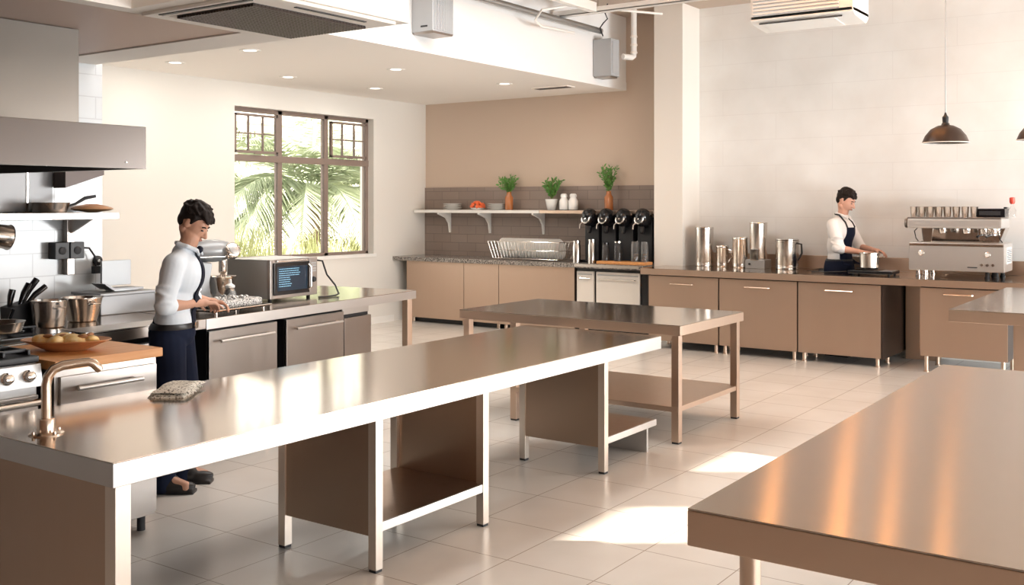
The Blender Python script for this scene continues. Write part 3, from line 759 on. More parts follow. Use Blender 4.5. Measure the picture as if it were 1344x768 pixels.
MB().lathe([(.055, 0), (.06, .012), (.085, .06), (.108, .16), (.112, .165), (.104, .16), (.08, .06), (.001, .02)], (.075, 0, .035), 32, cap=False).build('bowl', 'polish', mx)
# microwave
mw = thing('microwave_oven', 'silver microwave oven with a dark glowing door on the worktop', 'microwave', (5.14, 5.745, .9), R(6))
MB().box(0, .03, .02, .53, .43, .31).build('case', 'dull_grey', mw, .008)
MB().box(0, 0, .02, .53, .03, .31).build('front', 'grey_steel', mw, .005)
dr = MB().box(.03, -.014, .045, .425, .0, .285).build('door', 'gloss_black', mw, .005)
MB().box(.06, -.017, .075, .395, -.013, .255).build('screen', 'screen', dr, .003)
b = MB(); rng = random.Random(4)
for r_ in range(9):
    z = .235 - r_ * .016; x = .075
    while x < .075 + (.22 if r_ < 4 else .12):
        w = rng.uniform(.006, .02)
        b.box(x, -.0185, z, x + w, -.0165, z + .005); x += w + .005
b.build('display_lines', 'screen_text', dr)
MB().tube([(.41, -.014, .07), (.41, -.04, .09), (.41, -.04, .24), (.41, -.014, .26)], .006, 8).build('handle', 'polish', dr)
MB().box(.06, -.016, .29, .40, -.010, .302).build('door_rail', 'polish', dr, .002)
cp = MB().box(.435, -.006, .035, .52, .002, .30).build('control_panel', 'grey_steel', mw, .003)
MB().lathe([(.022, 0), (.018, .014), (.001, .014)], M=Matrix.Translation((.478, -.006, .14)) @ Matrix.Rotation(R(90), 4, 'X'), n=20, cap=False).build('dial', 'black', cp)
for k in range(4): MB().box(.45, -.010, .20 + k * .02, .506, -.006, .212 + k * .02).build('button', 'dull_grey', cp, .001)
for x in (.05, .48):
    for y in (.05, .38): MB().lathe([(.015, 0), (.015, .02)], (x, y, 0), 12).build('foot', 'rubber', mw)
tag(MB().tube([(5.72, 5.86, 1.18), (5.80, 5.88, 1.17), (5.83, 5.86, 1.06), (5.86, 5.80, .98), (5.84, 5.74, .915), (5.76, 5.70, .908), (5.66, 5.68, .908), (5.58, 5.70, .908)], .007, 8).build('power_cord', 'black'), 'black cord looping down beside the microwave oven', 'power cord')

# ------------------------------------------------------------------ right counter
def canister(name, label, cat, y, x, r, h, lid=.0, extra=None):
    t = thing(name, label, cat, (x, y, .9))
    MB().lathe([(r * .97, 0), (r, .004), (r, .03), (r * .985, .034), (r, .04), (r, h - .03), (r * 1.03, h - .026), (r * 1.03, h - .008), (r * .97, h), (r * .9, h), (r * .88, h - .02), (.001, h - .022)], n=40, cap=False).lathe([(.001, 0), (r * .97, 0)], n=40, cap=False).build('body', 'pot_steel', t)
    MB().lathe([(r * 1.012, .035), (r * 1.02, .04), (r * 1.012, .045)], n=40, cap=False).build('band', 'polish', t)
    return t
canister('tall_canister', 'tall straight steel canister nearest the column', 'canister', 4.98, 11.05, .105, .455)
t = canister('steel_pitcher', 'short steel jug between the canisters', 'jug', 4.755, 11.05, .07, .245)
MB().tube([(.0, -.07, .20), (.0, -.11, .19), (.0, -.115, .12), (.0, -.07, .05)], .008, 8).build('handle', 'polish', t)
t = canister('steel_container', 'medium steel container left of the tall coffee grinder', 'container', 4.528, 11.02, .085, .345)
t = thing('coffee_grinder', 'tall steel cylinder grinder on a square base', 'grinder', (11.04, 4.32, .9))
MB().box(-.11, -.115, .0, .10, .115, .10).build('base', 'dull_grey', t, .01)
MB().lathe([(.09, .10), (.095, .12), (.098, .50), (.102, .505), (.098, .515), (.001, .516)], n=36, cap=False).build('cylinder', 'pot_steel', t)
MB().box(-.125, -.05, .09, -.085, .05, .22).build('chute', 'polish', t, .008)
MB().lathe([(.012, 0), (.012, .012)], M=Matrix.Translation((-.11, .06, .05)) @ Matrix.Rotation(R(-90), 4, 'Y'), n=14).build('button', 'black', t)
t = canister('large_jug', 'wide steel jug with a black handle right of the grinder', 'jug', 3.99, 11.05, .125, .325)
MB().tube([(-.03, -.115, .29), (-.03, -.17, .28), (-.03, -.175, .18), (-.03, -.13, .10)], .010, 10).build('handle', 'black', t)
MB().lathe([(.128, .325), (.128, .332), (.11, .338), (.001, .34)], n=36, cap=False).build('lid', 'polish', t)
# hot plate and pot
t = thing('portable_hob', 'black portable hob in front of the cook in an apron', 'hob', (10.70, 3.0, .9), R(-90))
MB().box(-.18, -.14, .012, .26, .16, .045).build('body', 'gloss_black', t, .008)
MB().box(.13, -.12, .045, .25, .12, .047).build('control_panel', 'grey_steel', t, .001)
b = MB()
for a in range(4):
    c_, s_2 = math.cos(a * PI / 4), math.sin(a * PI / 4)
    b.tube([(-.02 - .11 * c_, -.11 * s_2, .062), (-.02 + .11 * c_, .11 * s_2, .062)], .005, 6)
b.lathe([(.10, .052), (.11, .058), (.10, .062)], (-.02, 0, 0), 28, cap=False)
b.build('grate', 'black', t)
for x in (-.14, .22):
    for y in (-.1, .12): MB().lathe([(.012, 0), (.012, .012)], (x, y, 0), 10).build('foot', 'rubber', t)
tag(MB().tube([(10.66, 3.22, .925), (10.62, 3.45, .91), (10.64, 3.58, .908)], .006, 6).build('power_cord', 'black'), 'black cord lying on the worktop left of the portable hob', 'power cord')
potlike('cooking_pot', 'small steel pot the cook holds on the black hob', 'pot', (10.70, 3.00, .967), .095, .10, .15, hands=True)
# espresso machine
em = thing('espresso_machine', 'large polished steel espresso machine on the right worktop', 'coffee machine', (10.72, 2.62, .9), RZ)
Wd = .88
MB().box(0, .0, .06, Wd, .46, .34).build('body', 'silver_paint', em, .015)
MB().box(.01, -.003, .305, Wd - .01, .0, .33).build('trim', 'polish', em, .001)
for x in (.08, .14, .72, .80):
    for y in (.06, .40): MB().lathe([(.026, 0), (.026, .012), (.02, .018), (.02, .06)], (x, y, 0), 16).build('foot', 'polish' if x < .5 else 'rubber', em)
MB().box(.10, .10, .338, Wd - .14, .38, .352).build('drip_tray', 'polish', em, .003)
b = MB()
for k in range(24): b.box(.12 + k * .026, .11, .352, .126 + k * .026, .37, .357)
b.build('drip_grid', 'gloss_black', em)
MB().prism([(.12, .33), (.20, .33), (.22, .49), (.10, .49)], 'y', .08, .40).build('side_column', 'polish', em, .01)
MB().prism([(.62, .33), (.80, .33), (.86, .49), (.60, .49)], 'y', .20, .42).build('side_column', 'polish', em, .01)
MB().box(.20, .38, .34, .70, .40, .49).build('splash_back', 'polish', em, .002)
b = MB(); b.box(-.02, .0, .48, Wd - .02, .44, .585); b.build('upper_housing', 'silver_paint', em, .03)
MB().box(-.01, -.003, .575, Wd - .03, .42, .592).build('cup_rail', 'grey_steel', em, .003)
M_ = Matrix.Translation((-.022, .05, .53)) @ Matrix.Rotation(R(-90), 4, 'Y')
MB().lathe([(.05, 0), (.046, .02), (.001, .022)], M=M_, n=24, cap=False).build('end_knob', 'grey_steel', em)
for x in (.30, .52, .68, .76):
    gh = MB().lathe([(.034, .43), (.038, .44), (.038, .49)], (x, .12, 0), 20).build('group_head', 'polish', em)
    if x > .6:
        MB().lathe([(.03, .41), (.036, .415), (.036, .43)], (x, .12, 0), 20).build('basket', 'grey_steel', gh)
        MB().tube([(x, .10, .42), (x - .02, -.0, .415), (x - .03, -.06, .405)], [.009, .012, .011], 10).build('portafilter_handle', 'gloss_black', gh)
for x in (.07, .84):
    MB().tube([(x, .10, .49), (x - .02, .03, .45), (x + .0, .01, .38), (x + .02, .02, .35)], .005, 8).build('steam_wand', 'gloss_black', em)
for (x, z) in ((.12, .235), (.73, .23)):
    ga = MB().lathe([(.026, 0), (.028, .004), (.024, .007), (.001, .007)], M=Matrix.Translation((x, 0, z)) @ Matrix.Rotation(R(90), 4, 'X'), n=22, cap=False).build('gauge', 'polish', em)
    MB().lathe([(.019, .0072), (.001, .0075)], M=Matrix.Translation((x, 0, z)) @ Matrix.Rotation(R(90), 4, 'X'), n=20, cap=False).build('gauge_dial', 'white_paint', ga)
for k in range(3): MB().lathe([(.014, 0), (.013, .010), (.001, .010)], M=Matrix.Translation((.68 + k * .05, 0, .13)) @ Matrix.Rotation(R(90), 4, 'X'), n=14, cap=False).build('button', 'polish', em)
MB().box(.55, -.003, .10, .64, 0, .108).build('badge', 'black', em, .001)
MB().box(Wd, .10, .14, Wd + .006, .36, .30).build('side_vent', 'white_paint', em, .003)
b = MB()
for k in range(7): b.box(Wd + .006, .12, .16 + k * .018, Wd + .009, .34, .167 + k * .018)
b.build('louvre', 'black', em)
# cups on the machine
cup = None
pos = ['leftmost', 'second from left', 'third from left', 'fourth from left', 'fourth from right', 'third from right', 'second from right', 'rightmost']
for k in range(8):
    lab = pos[k] + ' of the front row of steel cups on the espresso machine'
    loc = (10.80, 2.59 - k * .081, 1.492)
    if cup is None:
        cup = thing('steel_cup', lab, 'cup', loc, 0, 'steel cups on the espresso machine')
        MB().lathe([(.026, 0), (.028, .004), (.035, .10), (.037, .103), (.033, .102), (.025, .01), (.001, .008)], n=24, cap=False).lathe([(.001, 0), (.026, 0)], n=24, cap=False).build('body', 'pot_steel', cup)
        MB().tube([(.034, -.0, .08), (.05, .0, .075), (.05, .0, .035), (.031, 0, .025)], .0035, 6).build('handle', 'polish', cup)
    else: dup(cup, loc, label=lab)
for k in range(7):
    dup(cup, (10.93, 2.56 - k * .086, 1.492), label=pos[k if k < 4 else k + 1] + ' of the back row of steel cups on the espresso machine')
t = thing('knock_box', 'black rectangular box on top of the espresso machine at its right', 'box', (10.90, 1.935, 1.492), RZ)
MB().box(-.06, -.12, 0, .19, .12, .085).build('box', 'gloss_black', t, .008)
MB().box(-.04, -.124, .02, .15, -.119, .06).build('front_panel', 'rubber', t, .002)
t = thing('red_bottle', 'clear sauce bottle with a red top at the right of the machine', 'bottle', (11.0, 1.715, 1.492), RZ)
b = MB().lathe([(.034, 0), (.036, .01), (.034, .07), (.014, .11), (.012, .13), (.001, .13)], n=22, cap=False); b.build('body', 'jar_glass', t)
MB().lathe([(.018, .13), (.026, .15), (.026, .19), (.018, .195), (.001, .196)], n=18, cap=False).build('cap', 'red', t)
MB().box(-.07, -.05, 0, -.04, .05, .10).build('holder', 'gloss_black', t, .004)

# ------------------------------------------------------------------ beige bar: dispensers, jars, basket
CX = 11.1
for i, (y, lab) in enumerate(((6.50, 'black coffee dispenser furthest left, beside the wire basket'), (6.26, 'black coffee dispenser, second from the left'), (6.02, 'black coffee dispenser, third from the left'), (5.76, 'black coffee dispenser nearest the column'))):
    loc = (11.06, y, .9)
    if i == 0:
        cf = thing('coffee_dispenser', lab, 'coffee dispenser', loc, 0, 'black coffee dispensers on the granite bar')
        MB().box(0, -.10, 0, .18, .10, .56).build('body', 'black', cf, .012)
        MB().box(-.13, -.09, 0, .0, .09, .03).build('base', 'gloss_black', cf, .006)
        b = MB(); b.ball((-.04, 0, .55), (.14, .10, .115), Matrix.Rotation(R(30), 3, 'Y'), 24, 16); b.build('head', 'gloss_black', cf)
        M_ = Matrix.Translation((-.14, 0, .535)) @ Matrix.Rotation(R(-75), 4, 'Y')
        rg = MB().lathe([(.05, 0), (.062, .008), (.062, .016), (.05, .02)], M=M_, n=28).build('dial_ring', 'polish', cf)
        MB().lathe([(.048, .018), (.044, .022), (.001, .022)], M=M_, n=24, cap=False).build('dial_face', 'gloss_black', rg)
        MB().lathe([(.012, .022), (.010, .034), (.001, .034)], M=M_, n=12, cap=False).build('dial_knob', 'polish', rg)
        MB().lathe([(.018, .36), (.03, .38), (.035, .46)], (-.06, 0, 0), 18).build('spout', 'gloss_black', cf)
        MB().tube([(-.16, .03, .50), (-.20, .05, .47), (-.19, .06, .42)], .008, 8).build('lever', 'polish', cf)
    else: dup(cf, loc, label=lab)
def jar(name, label, y, x, r, h, m, top=None, z=.9, fill=None, group=None):
    t = thing(name, label, 'jar', (x, y, z), 0, group)
    MB().lathe([(r, 0), (r, h * .8), (r * .85, h * .9), (r * .85, h), (r * .8, h), (r * .8, h * .9), (r * .93, h * .8), (r * .93, .006), (.001, .006)], n=24, cap=False).lathe([(.001, 0), (r, 0)], n=24, cap=False).build('body', m, t)
    if top: MB().lathe([(r * .9, h + .001), (r * .9, h + .018), (.001, h + .02)], n=24, cap=False).build('lid', top, t)
    if fill:
        b = MB(); rng = random.Random(3)
        for k in range(14):
            a = rng.uniform(0, 6.28); q = r * .55 * rng.random() ** .5
            b.ball((q * math.cos(a), q * math.sin(a), .02 + .028 * (k // 5)), .017, u=8, v=6)
        b.build('fruit', fill, t)
    return t
jar('steel_jar', 'tall brushed steel jar below the leftmost dispenser', 6.60, 10.86, .05, .25, 'pot_steel', 'polish')
jar('steel_jar', 'brushed steel jar, second below the black dispensers', 6.38, 10.86, .05, .27, 'pot_steel', 'polish')
jar('glass_carafe', 'dark glass carafe at the left end of the wooden board', 6.17, 10.83, .045, .20, 'smoke_glass', 'gloss_black', .935)
jar('glass_carafe', 'dark glass carafe in the middle of the wooden board', 6.00, 10.83, .05, .22, 'smoke_glass', 'polish', .935)
jar('fruit_jar', 'clear glass jar with orange fruit, left of the pair on the board', 5.765, 10.83, .055, .24, 'jar_glass', None, .935, 'orange_fruit')
jar('fruit_jar', 'clear glass jar with orange fruit, nearest the column', 5.645, 10.83, .045, .24, 'jar_glass', None, .935, 'orange_fruit')
tag(MB().box(10.72, 5.585, .90, 10.925, 6.24, .935).build('serving_board', 'butcher', None, .008), 'pale wooden board in front of the black coffee dispensers', 'board')
# wire basket with plates
wb2 = thing('wire_basket', 'silver wire dish rack holding rows of white plates on the granite bar', 'dish rack', (10.98, 7.35, .9))
b = MB()
for z, e in ((.02, 0), (.13, .03), (.24, .05)):
    b.tube([(-.16 - e, -.50 - e, z), (.16 + e, -.50 - e, z), (.16 + e, .50 + e, z), (-.16 - e, .50 + e, z)], .004, 6, True)
b.build('rim', 'polish', wb2)
b = MB()
for k in range(22):
    y = -.50 + k * 1.0 / 21; b.tube([(-.21, y * 1.1, .24), (-.16, y, .02), (.16, y, .02), (.21, y * 1.1, .24)], .0025, 5)
for k in range(6):
    x = -.15 + k * .06
    for s in (-1, 1): b.tube([(x, s * .50, .02), (x * 1.3, s * .55, .24)], .0025, 5)
b.build('wires', 'polish', wb2)
MB().tube([(-.02, -.55, .24), (-.02, -.66, .25), (-.02, -.68, .14), (-.02, -.60, .03)], .005, 6).build('side_handle', 'polish', wb2)
plate = None; n = 0
def plate_at(loc, label, rot, group, cat='plate', rr=.13):
    global plate
    if plate is None:
        plate = MB().lathe([(.001, 0), (.07, 0), (.078, .004), (.125, .014), (.13, .017), (.122, .018), (.075, .009), (.001, .008)], n=30, cap=False).build('plate', 'white_ceramic')
        o = plate
    else:
        o = plate.copy(); COL.objects.link(o)
    o.location = loc; o.rotation_euler = rot; o.scale = (rr / .13,) * 3
    return tag(o, label, cat, group)
for k in range(30):
    y = 7.80 - k * .030
    plate_at((10.98, y, .9 + .148), 'white plate standing on edge in the wire dish rack', (R(80), 0, 0), 'white plates in the wire dish rack')
# shelf things
ZS = 1.54
def vase(label, y, x, kind, seed, hgt, spread):
    t = thing('potted_plant' if kind == 'pot' else 'vase_of_leaves', label, 'plant', (x, y, ZS))
    if kind == 'pot': MB().lathe([(.05, 0), (.058, .01), (.082, .13), (.084, .145), (.076, .145), (.07, .12), (.001, .12)], n=28, cap=False).build('pot', 'white_ceramic', t); z0 = .13
    else: MB().lathe([(.045, 0), (.055, .01), (.055, .17), (.035, .20), (.03, .24), (.034, .245), (.026, .245), (.026, .2), (.001, .19)], n=28, cap=False).build('vase', 'amber', t); z0 = .20
    b = MB(); lf = MB(); rng = random.Random(seed)
    for k in range(16 if kind == 'pot' else 12):
        a = rng.uniform(0, 6.28); L = hgt * rng.uniform(.6, 1); sp_ = spread * rng.uniform(.2, 1)
        pts = [Vector((sp_ * math.cos(a) * q ** 1.4, sp_ * math.sin(a) * q ** 1.4, z0 + L * (q - .12 * q * q * sp_ / spread))) for q in (0, .25, .5, .75, 1)]
        b.tube(pts, .0025, 5)
        for q in range(3, 15):
            u = q / 14 * 4; i = min(int(u), 3); p = pts[i].lerp(pts[i + 1], u - i); d = (pts[i + 1] - pts[i]).normalized()
            for s in (-1, 1):
                side = (d.cross(Vector((rng.uniform(-1, 1), rng.uniform(-1, 1), rng.uniform(-.3, 1))))).normalized() * s
                l_ = rng.uniform(.038, .06); w_ = .014; up = d.cross(side).normalized()
                a1 = p; a3 = p + (side * .8 + d * .6).normalized() * l_; mid = (a1 + a3) / 2; wv = (side.cross(up)).normalized() * w_
                lf.b.faces.new([lf.b.verts.new(v) for v in (a1, mid + wv, a3, mid - wv)])
    b.build('stems', 'stem', t); lf.build('leaves', 'leaf', t, smooth=False)
    return t
vase('green leaves in an amber glass bottle vase, left on the shelf', 7.89, 11.24, 'vase', 1, .27, .17)
vase('bushy green plant in a small white pot in the middle of the shelf', 7.20, 11.22, 'pot', 2, .30, .20)
vase('tall green sprig in an amber vase above the coffee dispensers', 6.36, 11.24, 'vase', 5, .38, .15)
for y, lab in ((7.01, 'white lidded jar right beside the potted plant'), (6.87, 'white lidded jar, the further one from the potted plant')):
    t = thing('white_jar', lab, 'jar', (11.22, y, ZS), 0, 'white jars on the shelf')
    MB().lathe([(.05, 0), (.06, .01), (.062, .12), (.04, .16), (.04, .17), (.001, .17)], n=26, cap=False).build('body', 'white_ceramic', t)
    MB().lathe([(.045, .17), (.046, .20), (.03, .215), (.001, .217)], n=24, cap=False).build('lid', 'white_ceramic', t)
ords = ['bottom', 'second from bottom', 'middle', 'second from top', 'top']
for (y, nm) in ((8.84, 'left stack of plates on the white shelf'), (8.08, 'stack of plates beside the left amber vase')):
    for k in range(5): plate_at((11.22, y, ZS + k * .018), '%s plate of the %s' % (ords[k], nm), (0, 0, k), nm, rr=.135)
rb = thing('berry_cluster', 'cluster of red orange berries on the white shelf', 'berries', (11.22, 8.40, ZS))
MB().lathe([(.05, 0), (.09, .015), (.10, .03), (.09, .03), (.001, .01)], n=26, cap=False).build('dish', 'white_ceramic', rb)
b = MB(); rng = random.Random(9)
for k in range(70):
    a = rng.uniform(0, 6.28); e = rng.uniform(0, 1.4); rr = .085
    b.ball((rr * math.cos(a) * math.cos(e), rr * 1.15 * math.sin(a) * math.cos(e), .035 + .075 * math.sin(e)), .018, u=8, v=6)
b.build('berries', 'orange_red', rb)

# ------------------------------------------------------------------ overhead
ac = thing('air_conditioner', 'white ceiling hung air conditioner with horizontal louvres', 'air conditioner', (9.5, 3.80, 3.34), RZ)
MB().box(0, 0, .06, .99, .5, .40).build('case', 'white_paint', ac, .01)
MB().prism([(0, .06), (0, .10), (.5, .10), (.5, .06), (.42, .0), (.06, .03)], 'x', 0, .99).build('lower_case', 'white_paint', ac, .004)
MB().box(.03, -.006, .10, .86, 0, .38).build('louvre_recess', 'dull_grey', ac)
b = MB()
for k in range(8): b.box(.03, -.025, .108 + k * .034, .86, -.003, .125 + k * .034, None)
b.build('louvres', 'white_paint', ac, .002)
b = MB(); b.prism([(.05, .026), (.06, .020), (.40, -.004), (.40, .002)], 'x', .10, .80); b.build('flap', 'white_paint', ac)
MB().box(.08, .025, .022, .88, .04, .034).build('flap_gap', 'black', ac)
for x in (.12, .87):
    for y in (.1, .4): MB().tube([(x, y, .40), (x, y, CZ - 3.34)], .006, 6).build('hanger_rod', 'polish', ac)
# pendants
pl = None
for (x, y, lab) in ((8.5, 1.80, 'dark dome pendant lamp hanging on a long cord'), (8.53, 1.13, 'dark dome pendant lamp cut off by the right picture edge')):
    if pl is None:
        pl = thing('pendant_lamp', lab, 'lamp', (x, y, 2.10), 0, 'dark dome pendant lamps')
        MB().lathe([(.172, 0), (.168, .012), (.15, .055), (.11, .105), (.06, .132), (.03, .138), (.03, .136), (.06, .128), (.108, .10), (.146, .052), (.163, .010)], n=44, cap=False).build('lamp_shade', 'dark_brown', pl)
        MB().lathe([(.172, -.004), (.175, 0), (.17, .004)], n=44, cap=False).build('shade_rim', 'white_paint', pl)
        MB().lathe([(.032, .134), (.028, .15), (.022, .155), (.024, .20), (.012, .215), (.004, .24)], n=20).build('socket', 'black', pl)
        MB().ball((0, 0, .075), (.03, .03, .04)).build('bulb', 'downlight_glow', pl)
        MB().tube([(0, 0, .235), (0, 0, CZ - 2.10 - .03)], .005, 8).build('cord', 'dull_grey', pl)
        MB().lathe([(.05, CZ - 2.10 - .03), (.05, CZ - 2.10)], n=20).build('ceiling_rose', 'white_paint', pl)
    else: dup(pl, (x, y, 2.10), label=lab)
# linear warm ceiling fixtures
tl = None
for (xa, ya, xb, yb, lab) in ((7.14, 3.0, 9.0, 3.5, 'warm linear ceiling light nearest the air conditioner'), (7.25, 2.5, 9.3, 2.92, 'warm linear ceiling light, second from the air conditioner'), (7.4, 2.1, 8.7, 2.4, 'warm linear ceiling light, third from the air conditioner'), (7.55, 1.72, 8.6, 1.95, 'warm linear ceiling light furthest from the air conditioner')):
    L = math.hypot(xb - xa, yb - ya)
    t = thing('linear_ceiling_light', lab, 'ceiling light', (xa, ya, 3.86), math.atan2(yb - ya, xb - xa), 'warm linear ceiling lights')
    MB().box(0, -.05, .02, L, .05, .06).build('housing', 'white_paint', t, .004)
    MB().tube([(.03, 0, .01), (L - .03, 0, .01)], .03, 12).build('tube', 'warm_tube', t)
    for x in (.1, L - .1): MB().tube([(x, 0, .06), (x, 0, CZ - 3.86)], .004, 6).build('hanger', 'polish', t)
# grey speaker boxes on fascia
t = thing('fascia_unit', 'ribbed grey metal box on the white fascia, left one', 'ventilation box', (7.26, 5.95, 3.19))
MB().box(0, 0, .02, .31, .245, .62).build('case', 'unit_grey', t, .005)
MB().prism([(0, .02), (.31, .02), (.29, 0), (.02, 0)], 'y', .0, .23).build('base', 'grey_steel', t)
b = MB()
for k in range(12): b.box(.02 + k * .0235, -.010, .03, .032 + k * .0235, 0, .60)
b.build('ribs', 'unit_grey', t, .002)
MB().box(-.003, .06, .06, 0, .14, .075).build('badge', 'black', t)
t = thing('fascia_unit', 'plain grey metal box on the fascia by the beige wall', 'ventilation box', (10.57, 5.95, 3.12))
MB().box(0, 0, .02, .20, .245, .46).build('case', 'unit_grey', t, .005)
MB().box(.03, -.008, .05, .17, 0, .43).build('cover', 'unit_grey', t, .003)
MB().box(.015, .02, 0, .185, .22, .02).build('base', 'grey_steel', t)
# pipes and beams
tag(MB().tube([(7.62, 6.05, 3.66), (10.5, 6.05, 3.66)], .035, 12).build('conduit', 'dull_grey'), 'long grey conduit running along the white fascia', 'pipe')
tag(MB().tube([(7.61, 6.08, 3.78), (7.9, 6.02, 3.83), (8.6, 5.95, 3.87), (9.6, 5.9, 3.88)], .03, 10).build('conduit', 'dull_grey'), 'grey pipe leaving the ribbed grey box at the ceiling', 'pipe')
t = thing('ceiling_beam', 'white steel cable tray crossing below the ceiling toward the column', 'beam', (9.66, 3.0, 3.70))
MB().box(-.05, -3.5, .0, .05, 3.15, .012).box(-.05, -3.5, 0, -.04, 3.15, .06).box(.04, -3.5, 0, .05, 3.15, .06).build('tray', 'white_paint', t, .002)
MB().tube([(0, -3.5, .03), (0, 3.1, .03)], .02, 8).build('cable', 'rubber', t)
for y in (-2.5, 0, 2.6): MB().tube([(0, y, .012), (0, y, CZ - 3.70)], .008, 6).build('hanger_rod', 'polish', t)
t = thing('ceiling_beam', 'white joist meeting the cable tray from the left', 'beam', (7.9, 5.62, 3.70))
MB().box(-2.0, -.04, .0, 1.70, .04, .10).build('joist', 'white_paint', t, .004)
for x in (-1.5, 1.2): MB().tube([(x, 0, .10), (x, 0, CZ - 3.70)], .008, 6).build('hanger_rod', 'polish', t)
t = thing('ceiling_pipe', 'thin white pipe loop under the ceiling beside the joist', 'pipe', (0, 0, 0))
MB().tube([(10.6, 5.3, 3.80), (9.3, 5.75, 3.74), (9.0, 5.9, 3.66), (9.0, 5.98, 3.56), (9.15, 6.0, 3.52), (9.9, 6.05, 3.56)], .014, 8).build('pipe', 'white_paint', t)
t = thing('drop_pipe', 'wrapped white pipe dropping from the ceiling to the grey box', 'pipe', (10.95, 5.85, 3.4))
MB().tube([(0, 0, CZ - 3.4), (0, 0, .06), (-.01, 0, .0), (-.05, 0, -.02), (-.18, .05, -.02)], .035, 12).build('pipe', 'white_paint', t)
for z in (.03, .12, .22): MB().lathe([(.038, z), (.044, z + .01), (.038, z + .03)], n=16).build('wrap', 'soffit_cream', t)
tag(MB().tube([(10.40, 5.9, 3.95), (10.42, 5.95, 3.86), (10.52, 5.97, 3.80), (10.44, 5.98, 3.74), (10.40, 6.0, 3.68), (10.5, 6.02, 3.60)], .008, 6).build('loose_wire', 'rubber'), 'loose dark wire hanging above the plain grey box', 'wire')
t = thing('track_spotlight', 'small white track head at the top edge left of the pendant cord', 'spotlight', (10.2, 2.32, 3.75), R(20))
MB().box(-.03, -.16, .0, .03, .16, .04).build('head', 'white_paint', t, .006)
MB().tube([(0, .1, .04), (0, .1, CZ - 3.75)], .01, 8).build('stem', 'white_paint', t)

# ------------------------------------------------------------------ garden outside
struct(MB().box(-6, Y1 + .26, -.3, 34, 44, -.2).build('ground', 'garden_ground', smooth=False))
def frond(b, base, az, L, droop, lift, rng, m=None):
    pts = []; 
    for k in range(13):
        q = k / 12
        r_ = L * (q - .12 * q * q); z = lift * L * q - droop * L * q * q
        pts.append(Vector((base[0] + math.cos(az) * r_, base[1] + math.sin(az) * r_, base[2] + z)))
    b.tube(pts, [.022 * (1 - .8 * k / 12) for k in range(13)], 5)
    side = Vector((-math.sin(az), math.cos(az), 0))
    for k in range(54):
        u = .12 + .88 * k / 53; f = u * 12; i = min(int(f), 11); p = pts[i].lerp(pts[i + 1], f - i)
        d = (pts[i + 1] - pts[i]).normalized()
        l_ = L * .30 * math.sin(PI * min(1, u * .85 + .12)) + .05
        for s in (-1, 1):
            dirn = (side * s * .75 + d * .75 + Vector((0, 0, -.25 + rng.uniform(-.15, .15)))).normalized()
            w = d * .022
            tip = p + dirn * l_ + Vector((0, 0, -.10 * l_))
            b.b.faces.new([b.b.verts.new(v) for v in (p - w, p + w, p + dirn * l_ * .6 + w * .7, tip, p + dirn * l_ * .6 - w * .7)])
def palm(label, loc, n, L, th, seed):
    rng = random.Random(seed)
    t = thing('palm_tree', label, 'palm', loc)
    b = MB(); b.lathe([(.22, -.0), (.20, .3), (.17, th), (.10, th + .15)], n=14); b.build('trunk', 'bark', t)
    for k in range(n):
        b = MB(); az = 2 * PI * k / n * 2.6 + rng.uniform(-.2, .2); lv = k / n
        frond(b, (0, 0, th), az, L * rng.uniform(.85, 1.1), .5 + .5 * lv, 1.15 - 1.0 * lv, rng)
        b.build('frond', 'pale_frond', t, smooth=False)
palm('large feathery palm in the middle of the window', (13.5, 14.0, -.2), 38, 2.7, 2.0, 3)
palm('smaller palm behind the right window pane', (18.6, 17.0, -.2), 26, 2.4, 2.2, 8)
palm('palm fronds seen through the left window pane', (14.2, 19.5, -.2), 26, 2.6, 2.1, 5)
def grass(label, loc, n, h, seed):
    rng = random.Random(seed); b = MB()
    for k in range(n):
        a = rng.uniform(0, 6.28); r_ = rng.uniform(0, .35); L = h * rng.uniform(.6, 1.1); o = rng.uniform(.2, .9) * L * .7
        p = Vector((r_ * math.cos(a), r_ * math.sin(a), 0)); d = Vector((math.cos(a + rng.uniform(-.6, .6)), math.sin(a), 0)); s = Vector((-d.y, d.x, 0)) * .012
        q = [p, p + Vector((0, 0, L * .5)) + d * o * .25, p + Vector((0, 0, L * .85)) + d * o * .6, p + Vector((0, 0, L * .85)) + d * o]
        for i in range(3):
            w0, w1 = 1 - i * .3, 1 - (i + 1) * .3
            b.b.faces.new([b.b.verts.new(v) for v in (q[i] - s * w0, q[i] + s * w0, q[i + 1] + s * w1, q[i + 1] - s * w1)])
    o = b.build('grass_clump', 'pale_grass', None, smooth=False); o.location = loc
    return tag(o, label, 'ornamental grass', 'tall grasses in the garden bed')
b = MB(); rng = random.Random(21)
for c_ in range(26):
    cx, cy = 8.6 + c_ * .42 + rng.uniform(-.2, .2), 11.2 + c_ * .15 + rng.uniform(-.5, .6); hh_ = rng.uniform(1.2, 1.75)
    for k in range(150):
        a = rng.uniform(0, 6.28); r_ = rng.uniform(0, .3); L = hh_ * rng.uniform(.6, 1.1); o_ = rng.uniform(.2, .9) * L * .7
        p = Vector((cx + r_ * math.cos(a), cy + r_ * math.sin(a), -.2)); d = Vector((math.cos(a + rng.uniform(-.6, .6)), math.sin(a), 0)); s = Vector((-d.y, d.x, 0)) * .013
        q = [p, p + Vector((0, 0, L * .5)) + d * o_ * .25, p + Vector((0, 0, L * .85)) + d * o_ * .6, p + Vector((0, 0, L * .85)) + d * o_]
        for i in range(3):
            w0, w1 = 1 - i * .3, 1 - (i + 1) * .3
            b.b.faces.new([b.b.verts.new(v) for v in (q[i] - s * w0, q[i] + s * w0, q[i + 1] + s * w1, q[i + 1] - s * w1)])
